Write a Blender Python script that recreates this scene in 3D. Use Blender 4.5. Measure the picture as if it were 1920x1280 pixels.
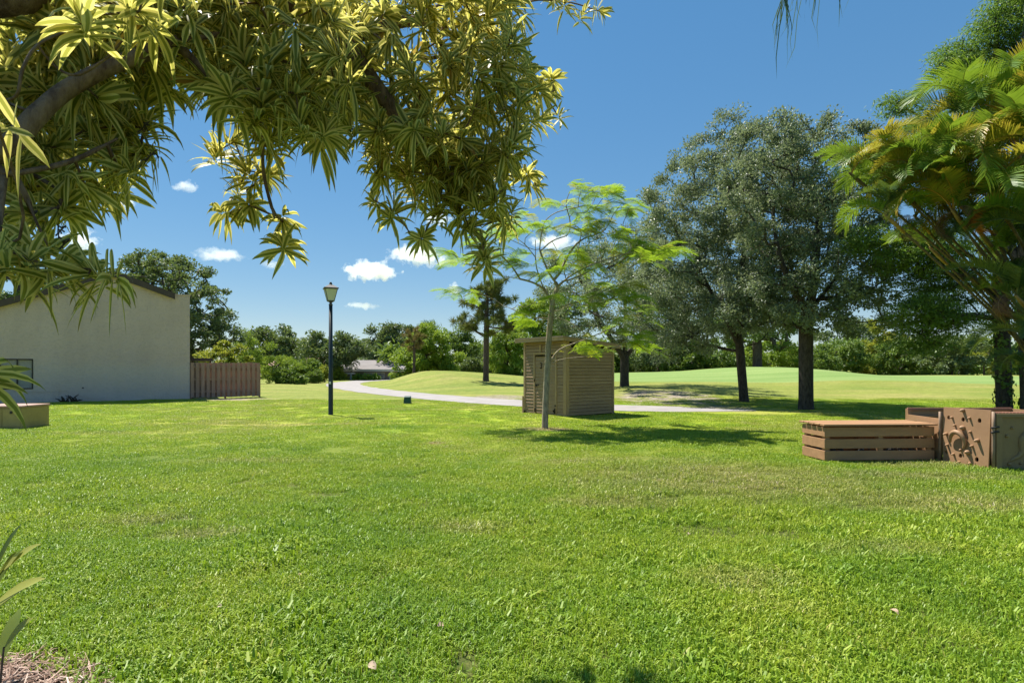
import bpy, math, random
import numpy as np
from mathutils import Vector, Matrix
from mathutils.geometry import tessellate_polygon

# ------------------------------------------------------------------ camera, sky, sun, exposure
SC = bpy.context.scene
for _o in list(bpy.data.objects):
    bpy.data.objects.remove(_o)
COL = SC.collection
EYE = 1.5                     # eye height (m)
F = 1067.0                    # focal length in pixels of the 1920-wide photograph (20 mm lens)
HZ = 690.0                    # horizon line of the photograph (pixels from the top)

cam = bpy.data.cameras.new('camera')
cam.lens = 20.0
cam.sensor_width = 36.0
cam.shift_y = (HZ - 640.0) / 1920.0
cam.clip_start = 0.05
cam.clip_end = 20000
cam_ob = bpy.data.objects.new('camera', cam)
COL.objects.link(cam_ob)
cam_ob.location = (0, 0, EYE)
cam_ob.rotation_euler = (math.radians(90), 0, 0)
SC.camera = cam_ob

SUN_EL = math.radians(62.0)
SUN_AZ = math.radians(-46.0)          # from +Y (the view) towards -X (left)
SUN_DIR = Vector((math.sin(SUN_AZ) * math.cos(SUN_EL), math.cos(SUN_AZ) * math.cos(SUN_EL), math.sin(SUN_EL)))

world = bpy.data.worlds.new('World')
SC.world = world
world.use_nodes = True
wn, wl = world.node_tree.nodes, world.node_tree.links
sky = wn.new('ShaderNodeTexSky')
sky.sky_type = 'NISHITA'
sky.sun_disc = False
sky.sun_elevation = SUN_EL
sky.sun_rotation = SUN_AZ
sky.altitude = 0
sky.air_density = 1.0
sky.dust_density = 0.0
sky.ozone_density = 6.0
gam = wn.new('ShaderNodeGamma'); gam.inputs['Gamma'].default_value = 0.49
hsv = wn.new('ShaderNodeHueSaturation'); hsv.inputs['Saturation'].default_value = 1.70
wl.new(sky.outputs[0], gam.inputs['Color'])
wl.new(gam.outputs[0], hsv.inputs['Color'])
wl.new(hsv.outputs[0], wn['Background'].inputs['Color'])
wn['Background'].inputs['Strength'].default_value = 0.15

sun = bpy.data.lights.new('sun', 'SUN')
sun.energy = 5.0
sun.angle = math.radians(0.53)
sun.color = (1.0, 0.95, 0.86)
sun_ob = bpy.data.objects.new('sun', sun)
COL.objects.link(sun_ob)
sun_ob.location = (-10, 10, 30)
sun_ob.rotation_euler = SUN_DIR.to_track_quat('Z', 'Y').to_euler()

SC.view_settings.view_transform = 'Standard'
SC.view_settings.look = 'None'
SC.view_settings.gamma = 1.0
SC.view_settings.use_curve_mapping = False
SC.view_settings.exposure = 0.95
SC.render.engine = 'CYCLES'
SC.cycles.max_bounces = 8
SC.cycles.transparent_max_bounces = 12
SC.cycles.volume_bounces = 12

# ------------------------------------------------------------------ small maths
def at(px, py, Y):
    """The point at depth Y that the photograph shows at pixel px, py."""
    return np.array(((px - 960.0) / F * Y, Y, EYE - (py - HZ) / F * Y))

def sstep(a, b, x):
    t = np.clip((np.asarray(x, float) - a) / (b - a), 0, 1)
    return t * t * (3 - 2 * t)

PATH = np.array([(8.6, 20.1), (6.2, 20.6), (3.4, 21.9), (0.4, 24.1), (-3.4, 28.8), (-7.6, 35.0), (-11.4, 42.0),
                 (-14.6, 49.5), (-16.8, 58.0), (-17.2, 68.0), (-15.5, 82.0)])

def catmull(pts, n):
    pts = np.asarray(pts, float)
    P = np.vstack([2 * pts[0] - pts[1], pts, 2 * pts[-1] - pts[-2]])
    out = []
    for i in range(1, len(P) - 2):
        for t in np.linspace(0, 1, n, endpoint=False):
            p0, p1, p2, p3 = P[i - 1], P[i], P[i + 1], P[i + 2]
            out.append(0.5 * ((2 * p1) + (-p0 + p2) * t + (2 * p0 - 5 * p1 + 4 * p2 - p3) * t * t + (-p0 + 3 * p1 - 3 * p2 + p3) * t ** 3))
    out.append(pts[-1])
    return np.array(out)

PATHC = catmull(PATH, 8)

def path_dist(x, y):
    x = np.asarray(x, float); y = np.asarray(y, float)
    d = np.full(np.broadcast(x, y).shape, 1e9)
    for a, b in zip(PATHC[:-1], PATHC[1:]):
        ab = b - a
        t = np.clip(((x - a[0]) * ab[0] + (y - a[1]) * ab[1]) / (ab @ ab), 0, 1)
        d = np.minimum(d, np.hypot(x - a[0] - t * ab[0], y - a[1] - t * ab[1]))
    return d

def gz(x, y):
    """Height of the ground."""
    x = np.asarray(x, float); y = np.asarray(y, float)
    d = path_dist(x, y)
    away = sstep(1.6, 7.0, d)
    m = 1.28 * np.exp(-(((x + 6.5) / 9.5) ** 2 + ((y - 49) / 9.0) ** 2) * 0.9)
    # the golf green rises to the right of the path
    side = sstep(-2, 14, x)
    rise = sstep(24, 56, y) * side
    crest = 1.08 + 0.55 * np.exp(-((x - 24.5) / 5.5) ** 2) - 0.32 * sstep(26, 36, x)
    g = rise * crest * (1 - 0.55 * sstep(58, 80, y))
    berm = 0.28 * np.exp(-((x - 8.5) / 4.5) ** 2 - ((y - 31) / 5.5) ** 2)
    und = 0.025 * np.sin(x * 0.9 + 1.3 * np.sin(y * 0.5)) * np.cos(y * 0.7 + x * 0.2)
    leftlow = -0.0 * x
    return np.maximum(m, 0) * away + g * sstep(1.6, 8, d) + berm * away + und * sstep(0.8, 2.5, d) * sstep(1, 4, y) + leftlow

def gz1(x, y):
    return float(gz(np.array([x]), np.array([y]))[0])

def ground_at(px, py):
    """Where the ray through a pixel meets the ground."""
    Y = 2.0
    prev = None
    while Y < 400:
        p = at(px, py, Y)
        h = p[2] - gz1(p[0], p[1])
        if h <= 0:
            return p
        Y *= 1.01
    return at(px, py, 60)

# ------------------------------------------------------------------ objects
def root(name, label, cat, loc=(0, 0, 0), group=None):
    o = bpy.data.objects.new(name, None)
    COL.objects.link(o)
    o.empty_display_size = 0.2
    o.location = loc
    tag(o, label, cat, group)
    return o

def tag(o, label=None, cat=None, group=None, kind=None):
    for k, v in (('label', label), ('category', cat), ('group', group), ('kind', kind)):
        if v:
            o[k] = v
    return o

def offset(parent):
    v = np.zeros(3)
    while parent is not None:
        v += np.array(parent.location)
        parent = parent.parent
    return v

def mesh_np(name, V, Q, mat=None, parent=None, tint=None, uv=None, smooth=False, T=None):
    """One mesh object from numpy arrays: V vertices (world), Q quads, T triangles, tint per vertex, uv per vertex."""
    V = np.asarray(V, float).reshape(-1, 3)
    if parent is not None:
        V = V - offset(parent)
    me = bpy.data.meshes.new(name)
    Q = np.zeros((0, 4), int) if Q is None else np.asarray(Q, int).reshape(-1, 4)
    T = np.zeros((0, 3), int) if T is None else np.asarray(T, int).reshape(-1, 3)
    loops = np.concatenate([Q.ravel(), T.ravel()])
    me.vertices.add(len(V)); me.vertices.foreach_set('co', V.ravel())
    me.loops.add(len(loops)); me.loops.foreach_set('vertex_index', loops.astype(np.int32))
    me.polygons.add(len(Q) + len(T))
    st = np.concatenate([np.arange(len(Q)) * 4, len(Q) * 4 + np.arange(len(T)) * 3]).astype(np.int32)
    me.polygons.foreach_set('loop_start', st)
    me.update(calc_edges=True)
    me.validate()
    me.polygons.foreach_set('use_smooth', np.full(len(me.polygons), bool(smooth)))
    if tint is not None:
        at_ = me.attributes.new('tint', 'FLOAT', 'POINT')
        at_.data.foreach_set('value', np.asarray(tint, np.float32).ravel())
    if uv is not None:
        lay = me.uv_layers.new(name='UVMap')
        lay.data.foreach_set('uv', np.asarray(uv, np.float32)[loops].ravel())
    if mat is not None:
        me.materials.append(mat)
    o = bpy.data.objects.new(name, me)
    COL.objects.link(o)
    if parent is not None:
        o.parent = parent
    return o

class MB:
    """Collects boxes, prisms and tubes into one mesh."""
    def __init__(s):
        s.v = []; s.q = []; s.t = []; s.n = 0
    def add(s, V, Q=None, T=None):
        V = np.asarray(V, float).reshape(-1, 3)
        s.v.append(V)
        if Q is not None and len(Q): s.q.append(np.asarray(Q, int).reshape(-1, 4) + s.n)
        if T is not None and len(T): s.t.append(np.asarray(T, int).reshape(-1, 3) + s.n)
        s.n += len(V)
        return s
    def hexa(s, c):
        """8 corners: bottom ring 0-3, top ring 4-7."""
        return s.add(c, [(3, 2, 1, 0), (4, 5, 6, 7), (0, 1, 5, 4), (1, 2, 6, 5), (2, 3, 7, 6), (3, 0, 4, 7)])
    def obox(s, o, u, v, w, bev=0.0):
        """Box from corner o along three edge vectors."""
        o, u, v, w = (np.asarray(a, float) for a in (o, u, v, w))
        if np.dot(np.cross(u, v), w) < 0:
            u, v = v, u
        return s.hexa([o, o + u, o + u + v, o + v, o + w, o + u + w, o + u + v + w, o + v + w])
    def tube(s, pts, rad, k=8, cap=True):
        pts = np.asarray(pts, float)
        rad = np.broadcast_to(np.asarray(rad, float), (len(pts),))
        tan = np.gradient(pts, axis=0)
        tan /= np.linalg.norm(tan, axis=1)[:, None] + 1e-9
        ref = np.array((0.31, 0.2, 0.93)) if abs(tan[0][2]) < 0.9 else np.array((1.0, 0.1, 0.0))
        n = np.cross(tan[0], ref); n /= np.linalg.norm(n)
        ang = np.arange(k) / k * 2 * np.pi
        rings = []
        for i in range(len(pts)):
            n = n - tan[i] * (n @ tan[i]); n /= np.linalg.norm(n) + 1e-9
            b = np.cross(tan[i], n)
            rings.append(pts[i] + rad[i] * (np.cos(ang)[:, None] * n + np.sin(ang)[:, None] * b))
        V = np.vstack(rings)
        Q = []
        for i in range(len(pts) - 1):
            a = i * k + np.arange(k); b2 = i * k + (np.arange(k) + 1) % k
            Q.append(np.stack([a, b2, b2 + k, a + k], 1))
        T = []
        if cap:
            V = np.vstack([V, pts[0], pts[-1]])
            e = (len(pts) - 1) * k
            for j in range(k):
                T.append((len(V) - 2, (j + 1) % k, j))
                T.append((len(V) - 1, e + j, e + (j + 1) % k))
        return s.add(V, np.vstack(Q), T)
    def build(s, name, mat, parent=None, smooth=False, bevel=0.0):
        V = np.vstack(s.v)
        Q = np.vstack(s.q) if s.q else None
        T = np.vstack(s.t) if s.t else None
        o = mesh_np(name, V, Q, mat, parent, T=T, smooth=smooth)
        if bevel:
            m = o.modifiers.new('bevel', 'BEVEL'); m.width = bevel; m.segments = 2; m.limit_method = 'ANGLE'
        return o

def lathe(mb, base, prof, k=16):
    """Surface of revolution: prof is a list of (radius, height) from base."""
    base = np.asarray(base, float)
    ang = np.arange(k) / k * 2 * np.pi
    V = []
    for r, h in prof:
        V.append(np.stack([base[0] + r * np.cos(ang), base[1] + r * np.sin(ang), np.full(k, base[2] + h)], 1))
    Q = []
    for i in range(len(prof) - 1):
        a = i * k + np.arange(k); b = i * k + (np.arange(k) + 1) % k
        Q.append(np.stack([a, b, b + k, a + k], 1))
    mb.add(np.vstack(V), np.vstack(Q))
    return mb

def copy_tree(o, parent=None, linked=True):
    c = o.copy()
    COL.objects.link(c)
    if parent is not None:
        c.parent = parent
    for ch in list(o.children):
        copy_tree(ch, c)
    return c

# ------------------------------------------------------------------ materials
class NT:
    def __init__(s, name):
        s.m = bpy.data.materials.new(name)
        s.m.use_nodes = True
        s.n = s.m.node_tree.nodes
        s.l = s.m.node_tree.links
        s.n.clear()
        s.out = s.n.new('ShaderNodeOutputMaterial')
    def node(s, typ, **kw):
        nd = s.n.new(typ)
        for k, v in kw.items():
            if k.startswith('i_'):
                key = k[2:]
                key = int(key) if key.isdigit() else key.replace('_', ' ')
                s.put(nd.inputs[key], v)
            else:
                setattr(nd, k, v)
        return nd
    def put(s, inp, v):
        if isinstance(v, bpy.types.NodeSocket):
            s.l.new(v, inp)
        elif isinstance(v, tuple) and len(v) == 3 and inp.type == 'RGBA':
            inp.default_value = (*v, 1)
        else:
            inp.default_value = v
    def coord(s, which='Object'):
        return s.node('ShaderNodeTexCoord').outputs[which]
    def pos(s):
        return s.node('ShaderNodeNewGeometry').outputs['Position']
    def noise(s, vec, scale, detail=4, rough=0.55, dist=0.0):
        nd = s.node('ShaderNodeTexNoise', i_Scale=scale, i_Detail=detail, i_Roughness=rough, i_Distortion=dist)
        s.l.new(vec, nd.inputs['Vector'])
        return nd.outputs['Fac']
    def ramp(s, fac, stops):
        nd = s.node('ShaderNodeValToRGB')
        e = nd.color_ramp.elements
        while len(e) < len(stops): e.new(0.5)
        for el, (p, c) in zip(e, stops):
            el.position = p
            el.color = (*c, 1) if not isinstance(c, (int, float)) else (c, c, c, 1)
        s.put(nd.inputs[0], fac)
        return nd.outputs['Color']
    def mix(s, fac, a, b, mode='MIX'):
        nd = s.node('ShaderNodeMix', data_type='RGBA', blend_type=mode)
        s.put(nd.inputs[0], fac); s.put(nd.inputs[6], a); s.put(nd.inputs[7], b)
        return nd.outputs[2]
    def math(s, op, a, b=0.0, clamp=False):
        nd = s.node('ShaderNodeMath', operation=op, use_clamp=clamp)
        s.put(nd.inputs[0], a); s.put(nd.inputs[1], b)
        return nd.outputs[0]
    def scalevec(s, vec, sc):
        nd = s.node('ShaderNodeMapping')
        s.l.new(vec, nd.inputs['Vector'])
        nd.inputs['Scale'].default_value = sc
        return nd.outputs[0]
    def bump(s, h, strength=0.3, dist=0.02):
        nd = s.node('ShaderNodeBump', i_Strength=strength, i_Distance=dist)
        s.put(nd.inputs['Height'], h)
        return nd.outputs[0]
    def bsdf(s, col, rough=0.6, spec=0.4, normal=None, metal=0.0):
        nd = s.node('ShaderNodeBsdfPrincipled')
        s.put(nd.inputs['Base Color'], col); s.put(nd.inputs['Roughness'], rough)
        s.put(nd.inputs['Specular IOR Level'], spec); s.put(nd.inputs['Metallic'], metal)
        if normal is not None: s.l.new(normal, nd.inputs['Normal'])
        return nd.outputs[0]
    def mixsh(s, fac, a, b):
        nd = s.node('ShaderNodeMixShader')
        s.put(nd.inputs[0], fac); s.l.new(a, nd.inputs[1]); s.l.new(b, nd.inputs[2])
        return nd.outputs[0]
    def done(s, sh):
        s.l.new(sh, s.out.inputs['Surface'])
        return s.m

def leaf_mat(name, stops, rough=0.42, spec=0.5, transl=0.35, tcol=None, big=None):
    """Foliage: colour from the per-leaf tint, part of the light passing through."""
    t = NT(name)
    a = t.node('ShaderNodeAttribute', attribute_name='tint')
    fac = a.outputs['Fac']
    if big:
        n = t.noise(t.coord('Object'), big, 3)
        fac = t.math('ADD', t.math('MULTIPLY', fac, 0.7), t.math('MULTIPLY', t.math('SUBTRACT', n, 0.35), 0.7), True)
    col = t.ramp(fac, stops)
    tc = t.mix(0.5, col, tcol or (0.25, 0.32, 0.03)) if transl else None
    sh = t.bsdf(col, rough, spec)
    if transl:
        tr = t.node('ShaderNodeBsdfTranslucent')
        t.l.new(tc, tr.inputs['Color'])
        sh = t.mixsh(transl, sh, tr.outputs[0])
    return t.done(sh)

def bark_mat(name, c1, c2, scale=6.0):
    t = NT(name)
    v = t.scalevec(t.coord('Object'), (1, 1, 0.28))
    n = t.noise(v, scale * 3, 6, 0.7)
    n2 = t.noise(t.coord('Object'), scale * 0.4, 3)
    col = t.mix(t.math('MULTIPLY', n2, 0.35), t.ramp(n, [(0.38, c1), (0.62, c2)]), tuple(0.8 * a + 0.04 for a in c2))
    return t.done(t.bsdf(col, 0.9, 0.2, t.bump(n, 0.8, 0.03)))

def plain_mat(name, col, rough=0.6, spec=0.4, var=0.15, scale=6, bump=0.1, metal=0.0, stretch=(1, 1, 1)):
    t = NT(name)
    v = t.scalevec(t.coord('Object'), stretch)
    n = t.noise(v, scale, 6, 0.65)
    n2 = t.noise(v, scale * 9, 4, 0.6)
    lo = tuple(c * (1 - var * 1.6) for c in col); hi = tuple(min(1, c * (1 + var)) for c in col)
    c = t.ramp(t.math('ADD', t.math('MULTIPLY', n, 0.7), t.math('MULTIPLY', n2, 0.3)), [(0.3, lo), (0.7, hi)])
    oi = t.node('ShaderNodeObjectInfo')
    c = t.mix(1.0, c, t.ramp(oi.outputs['Random'], [(0.0, 0.88), (1.0, 1.0)]), 'MULTIPLY')
    return t.done(t.bsdf(c, rough, spec, t.bump(n2, bump, 0.01) if bump else None, metal))

def turf_tone(t, p, golf=True):
    """Shared colour of the turf by place: green, yellow-green, dry patches. p is a world position."""
    big = t.noise(p, 0.16, 4, 0.6)
    mid = t.noise(p, 0.9, 5, 0.6)
    fin = t.noise(p, 4.5, 3, 0.6)
    f = t.math('ADD', t.math('MULTIPLY', big, 0.5), t.math('ADD', t.math('MULTIPLY', mid, 0.32), t.math('MULTIPLY', fin, 0.18)))
    sp0 = t.node('ShaderNodeSeparateXYZ'); t.l.new(p, sp0.inputs[0])
    f = t.math('ADD', f, t.math('MULTIPLY', t.math('DIVIDE', t.math('SUBTRACT', sp0.outputs[1], 5.0), 9.0, True), 0.06))      # far lawn yellowed: its brighter look at flat view angles put into colour
    col = t.ramp(f, [(0.36, GREEN_D), (0.46, GREEN_M), (0.55, GREEN_Y), (0.66, GREEN_DRY)])
    # worn, brownish turf where the photograph shows it
    sep = t.node('ShaderNodeSeparateXYZ'); t.l.new(p, sep.inputs[0])
    def spot(cx, cy, rx, ry, amt):
        dx = t.math('DIVIDE', t.math('SUBTRACT', sep.outputs[0], cx), rx)
        dy = t.math('DIVIDE', t.math('SUBTRACT', sep.outputs[1], cy), ry)
        d = t.math('ADD', t.math('POWER', dx, 2.0), t.math('POWER', dy, 2.0))
        return t.math('MULTIPLY', t.math('SUBTRACT', 1.0, d, True), amt)
    tot = None
    for c in SPOTS:
        s_ = spot(*c)
        tot = s_ if tot is None else t.math('MAXIMUM', tot, s_)
    nn = t.noise(p, 2.6, 5, 0.7)
    w = t.math('MULTIPLY', tot, t.math('MULTIPLY', t.math('SUBTRACT', nn, 0.3, True), 5.0, True), True)
    col = t.mix(w, col, (0.52, 0.38, 0.16))
    return col, f, sep

GREEN_D = (0.125, 0.245, 0.016)
GREEN_M = (0.245, 0.375, 0.020)
GREEN_Y = (0.375, 0.455, 0.030)
GREEN_DRY = (0.44, 0.43, 0.085)
SPOTS = [(2.9, 7.6, 2.8, 1.6, 0.55), (4.6, 6.4, 1.8, 0.8, 0.45), (1.2, 6.3, 1.0, 0.4, 0.5), (5.5, 7.9, 2.0, .5, .5), (-4.0, 9.0, 1.6, .4, .35), (1.6, 4.0, .5, .3, .3), (3.0, 4.6, .7, .3, .25), (-.4, 5.3, .5, .3, .3), (-6.5, 15.2, 5, .5, .4), (-2.75, 5.0, 0.5, 0.26, 0.5), (-3.6, 5.6, .5, .3, .4), (-13.6, 27.3, 2.4, 0.8, 0.9),
         (-1.5, 11.35, 0.28, 0.22, 1.0), (-3.5, 20.5, 2.5, 0.7, 0.35), (6.6, 9.0, 1.6, 0.7, 0.5), (0.83, 14.1, 0.75, 0.5, 1.0),
         (-9.5, 13.2, 3.5, 0.5, 0.3), (2.0, 9.2, 2.0, 0.5, 0.35)]
# ------------------------------------------------------------------ the ground
def lawn_material():
    t = NT('turf')
    p = t.pos()
    col, f, sep = turf_tone(t, p)
    X, Y = sep.outputs[0], sep.outputs[1]
    def ell(cx, cy, rx, ry, soft):
        dx = t.math('DIVIDE', t.math('SUBTRACT', X, cx), rx)
        dy = t.math('DIVIDE', t.math('SUBTRACT', Y, cy), ry)
        d = t.math('ADD', t.math('POWER', dx, 2.0), t.math('POWER', dy, 2.0))
        return t.math('DIVIDE', t.math('SUBTRACT', 1.0, d), soft, True)
    wob = t.noise(p, 0.22, 3)
    fine = t.noise(p, 14.0, 4, 0.7)
    # mown golf course beyond the path, then the close-cut putting green
    rough_c = t.ramp(t.noise(t.scalevec(p, (0.25, 1.0, 1.0)), 0.5, 5, 0.65), [(0.36, (0.13, 0.17, 0.034)), (0.5, (0.185, 0.205, 0.046)), (0.66, (0.27, 0.245, 0.08))])
    gr = t.ramp(t.math('ADD', t.math('MULTIPLY', t.noise(p, 2.2, 5, 0.7), .5), t.math('MULTIPLY', t.noise(p, 9.0, 3, 0.7), .5)), [(0.36, 0.62), (0.5, 1.0), (0.64, 1.3)])
    rough_c = t.mix(1.0, rough_c, gr, 'MULTIPLY')
    beyond = t.math('MULTIPLY', t.math('DIVIDE', t.math('SUBTRACT', Y, 24.5), 3.0, True), 0.85)
    col = t.mix(beyond, col, rough_c)
    g = ell(25.0, 49.5, 25.0, 11.5, 0.10)
    green_c = t.ramp(t.noise(t.scalevec(p, (0.12, 1.4, 1.0)), 0.5, 4), [(0.35, (0.165, 0.255, 0.066)), (0.65, (0.235, 0.315, 0.098))])
    col = t.mix(g, col, green_c)
    col = t.mix(t.math('SUBTRACT', 1.0, t.math('DIVIDE', t.math('SUBTRACT', Y, 23.0), 4.0, True)), col, t.mix(1.0, col, (0.74, 0.76, 0.7), 'MULTIPLY'))  # lawn ground toned darker, standing in for shading among the blades
    # thatch between the blades of the coarse lawn
    thatch = t.ramp(fine, [(0.3, (0.045, 0.06, 0.012)), (0.7, (0.13, 0.145, 0.035))])
    col = t.mix(t.math('SUBTRACT', 1.0, t.math('DIVIDE', t.math('SUBTRACT', Y, 6.0), 9.0, True)), col, thatch)
    # bare sandy soil at the path edge and under the trees by the path
    soil_c = t.ramp(t.noise(p, 3.5, 6, 0.7), [(0.3, (0.14, 0.105, 0.075)), (0.6, (0.34, 0.29, 0.23)), (0.8, (0.5, 0.46, 0.40))])
    def rag(e, k):
        return t.math('MULTIPLY', e, t.math('MULTIPLY', t.math('SUBTRACT', t.noise(p, k, 5, 0.75), 0.34), 5.0, True), True)
    s1 = rag(ell(-0.6, 28.2, 2.1, 3.6, 0.5), 1.1)
    s2 = rag(ell(7.3, 25.2, 2.6, 6.2, 0.4), 0.7)
    s3 = rag(ell(-13.6, 27.4, 2.6, 0.7, 0.6), 1.6)
    s = t.math('MAXIMUM', s1, t.math('MAXIMUM', s2, s3))
    col = t.mix(s, col, soil_c)
    # soil ring at the foot of the young tree
    ring = rag(ell(0.72, 14.1, 0.95, 0.62, 0.5), 1.8)
    col = t.mix(ring, col, t.ramp(fine, [(0.3, (0.05, 0.03, 0.02)), (0.7, (0.2, 0.14, 0.09))]))
    col = t.mix(t.math('MULTIPLY', t.math('SUBTRACT', 0.55, fine, True), 1.4, True), col, (0.05, 0.085, 0.012))
    h = t.math('ADD', t.math('MULTIPLY', fine, 0.6), t.math('MULTIPLY', t.noise(p, 55.0, 3, 0.7), 0.4))
    return t.done(t.bsdf(col, 0.85, 0.15, t.bump(h, 0.9, 0.05)))

def axis(lo, hi, segs):
    out = []
    for a, b, st in segs:
        out += list(np.arange(a, b, st))
    return np.array([lo] + out + [hi])
gx = axis(-3000, 3000, [(-1500, -200, 100), (-200, -60, 10), (-60, -20, 1.5), (-20, 20, 0.5), (20, 60, 1.2), (60, 200, 10), (200, 1500, 100)])
gy = axis(-400, 5000, [(-200, -20, 20), (-20, 0, 2), (0, 40, 0.5), (40, 90, 1.0), (90, 200, 6), (200, 2000, 150)])
XX, YY = np.meshgrid(gx, gy)
ZZ = gz(XX, YY)
nx, ny = len(gx), len(gy)
ii = (np.arange(ny - 1)[:, None] * nx + np.arange(nx - 1)[None, :]).ravel()
MLAWN = lawn_material()
lawn = mesh_np('lawn', np.stack([XX.ravel(), YY.ravel(), ZZ.ravel()], 1), np.stack([ii, ii + 1, ii + nx + 1, ii + nx], 1), MLAWN, smooth=True)
tag(lawn, kind='structure')

# the paved cart path
t = NT('worn_asphalt')
p = t.pos()
n = t.noise(p, 1.2, 6, 0.6); n2 = t.noise(p, 38, 3, 0.7)
c = t.ramp(n, [(0.3, (0.26, 0.24, 0.228)), (0.7, (0.37, 0.345, 0.33))])
c = t.mix(t.math('MULTIPLY', n2, 0.5), c, (0.24, 0.22, 0.21))
MPATH = t.done(t.bsdf(c, 0.9, 0.2, t.bump(n2, 0.4, 0.01)))
tan = np.gradient(PATHC, axis=0); tan /= np.linalg.norm(tan, axis=1)[:, None]
nor = np.stack([-tan[:, 1], tan[:, 0]], 1)
mb = MB()
rng = np.random.default_rng(5)
rows = []
NW = 5
for i, (c0, n0) in enumerate(zip(PATHC, nor)):
    w = 1.5 + 0.06 * math.sin(i * 1.7) + rng.uniform(-0.05, 0.05)
    w *= 0.12 + 0.88 * float(sstep(-1, 12, i))
    for j in range(NW):
        q = c0 + n0 * w * (j / (NW - 1) * 2 - 1)
        rows.append((q[0], q[1], gz1(q[0], q[1]) + 0.012))
k = len(PATHC)
ii = (np.arange(k - 1)[:, None] * NW + np.arange(NW - 1)[None, :]).ravel()
tag(mesh_np('path', rows, np.stack([ii, ii + 1, ii + NW + 1, ii + NW], 1), MPATH, smooth=True), kind='structure')

# ------------------------------------------------------------------ the big stucco house on the left
t = NT('stucco')
p = t.coord('Object')
n = t.noise(p, 0.35, 5, 0.6); n2 = t.noise(p, 9, 6, 0.75)
sp = t.scalevec(p, (1.2, 1.2, 0.16)); n3 = t.noise(sp, 1.6, 5, 0.6)
wv = t.node('ShaderNodeTexWave', wave_type='BANDS', bands_direction='Z', i_Scale=0.8, i_Distortion=1.2, i_Detail=3.0)
t.l.new(p, wv.inputs['Vector'])
c = t.ramp(t.math('ADD', t.math('MULTIPLY', n, 0.6), t.math('MULTIPLY', n3, 0.4)), [(0.3, (0.53, 0.41, 0.37)), (0.55, (0.62, 0.485, 0.44)), (0.75, (0.67, 0.53, 0.485))])
c = t.mix(t.math('MULTIPLY', t.math('SUBTRACT', n2, 0.5, True), 2.2, True), c, (0.38, 0.30, 0.27))
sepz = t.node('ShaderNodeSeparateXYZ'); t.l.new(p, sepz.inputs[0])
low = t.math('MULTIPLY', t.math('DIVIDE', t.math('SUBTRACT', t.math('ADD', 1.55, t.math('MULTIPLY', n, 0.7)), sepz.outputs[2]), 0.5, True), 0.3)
c = t.mix(low, c, (0.57, 0.55, 0.53))       # a lighter tone mixed in towards the foot of the wall
hb = t.math('ADD', t.math('MULTIPLY', n2, 0.8), t.math('MULTIPLY', wv.outputs[0], 0.05))
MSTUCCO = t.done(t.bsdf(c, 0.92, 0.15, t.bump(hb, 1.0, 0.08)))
MFASCIA = plain_mat('brown_fascia', (0.085, 0.062, 0.05), 0.6, 0.3, 0.2, 5)
MSHINGLE = plain_mat('shingles', (0.07, 0.058, 0.055), 0.9, 0.2, 0.3, 9, 0.5)
MDARKM = plain_mat('dark_metal', (0.035, 0.03, 0.028), 0.5, 0.4, 0.2, 8)
t = NT('window_glass'); trn = t.node('ShaderNodeBsdfTransparent'); MGLASS = t.done(t.mixsh(0.8, t.bsdf((0.05, 0.06, 0.065), 0.05, 0.9), trn.outputs[0]))
MBLIND = plain_mat('window_blind', (0.75, 0.75, 0.74), 0.8, 0.2, 0.06, 3)

HC = np.array((-15.6, 27.55, 0.0))                     # right corner of the gable wall
HD = np.array((-0.847, -0.531, 0.0)); HD /= np.linalg.norm(HD)      # along the wall, to the left
HN = np.array((HD[1], -HD[0], 0.0))                     # out of the wall
if HN[1] > 0: HN = -HN
def hp(tt, z, d=0.0):
    """Point of the house wall: tt metres left of its corner, height z, d metres in front."""
    return HC + HD * tt + HN * d + np.array((0, 0, z))
house = root('house', 'big beige stucco gable end house with brown fascia at the far left of the lawn', 'house', HC)
ZR, TR = 5.93, 3.0
def zroof(tt):
    return ZR - (tt - TR) * 0.405 if tt > TR else ZR - (TR - tt) * 0.36
prof = [(0, -0.3), (0, 5.0), (0.62, 5.02), (0.70, 5.0), (TR, ZR - 0.14), (13.5, zroof(13.5) - 0.14), (13.5, -0.3)]
# window opening in the wall: build the wall as strips round it
W0, W1, WZ0, WZ1 = 5.86, 6.98, 0.60, 1.90
top = lambda tt: (5.0 if tt < 0.7 else zroof(tt) - 0.14)
mb = MB()
ol = [(0, -0.3), (0, 5.0), (0.7, 5.0), (0.7, zroof(0.7) - .14), (TR, ZR - .14), (13.5, zroof(13.5) - .14), (13.5, -0.3)]
wo = [(W0, WZ0), (W0, WZ1), (W1, WZ1), (W1, WZ0)]
tri = tessellate_polygon([[Vector((*q, 0)) for q in ol], [Vector((*q, 0)) for q in wo]])
fl = ol + wo
n_ = len(fl)
V = [hp(*q) for q in fl] + [hp(*q, -.22) for q in fl]
Tf = []
for a, b_, c in tri:
    if np.cross(V[b_] - V[a], V[c] - V[a]) @ HN < 0: a, b_, c = a, c, b_
    Tf += [(a, b_, c), (a + n_, c + n_, b_ + n_)]
Q = [(s0 + i, s0 + (i + 1) % k, s0 + (i + 1) % k + n_, s0 + i + n_) for s0, k in ((0, len(ol)), (len(ol), 4)) for i in range(k)]
mb.add(V, Q, Tf)
for tt, dd in ((0, 11), (13.5, 11)):                    # side walls and the back
    a, b = hp(tt, -0.3, -0.23), hp(tt, -0.3, -dd)
    s = HD * (0.22 if tt == 0 else -0.22)
    h = top(tt) + 0.3
    mb.obox(a, b - a, s, (0, 0, h))
mb.obox(hp(0.23, -0.3, -11), HD * 13.0, HN * 0.2, (0, 0, 2.0))
mb.build('wall', MSTUCCO, house)
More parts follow.
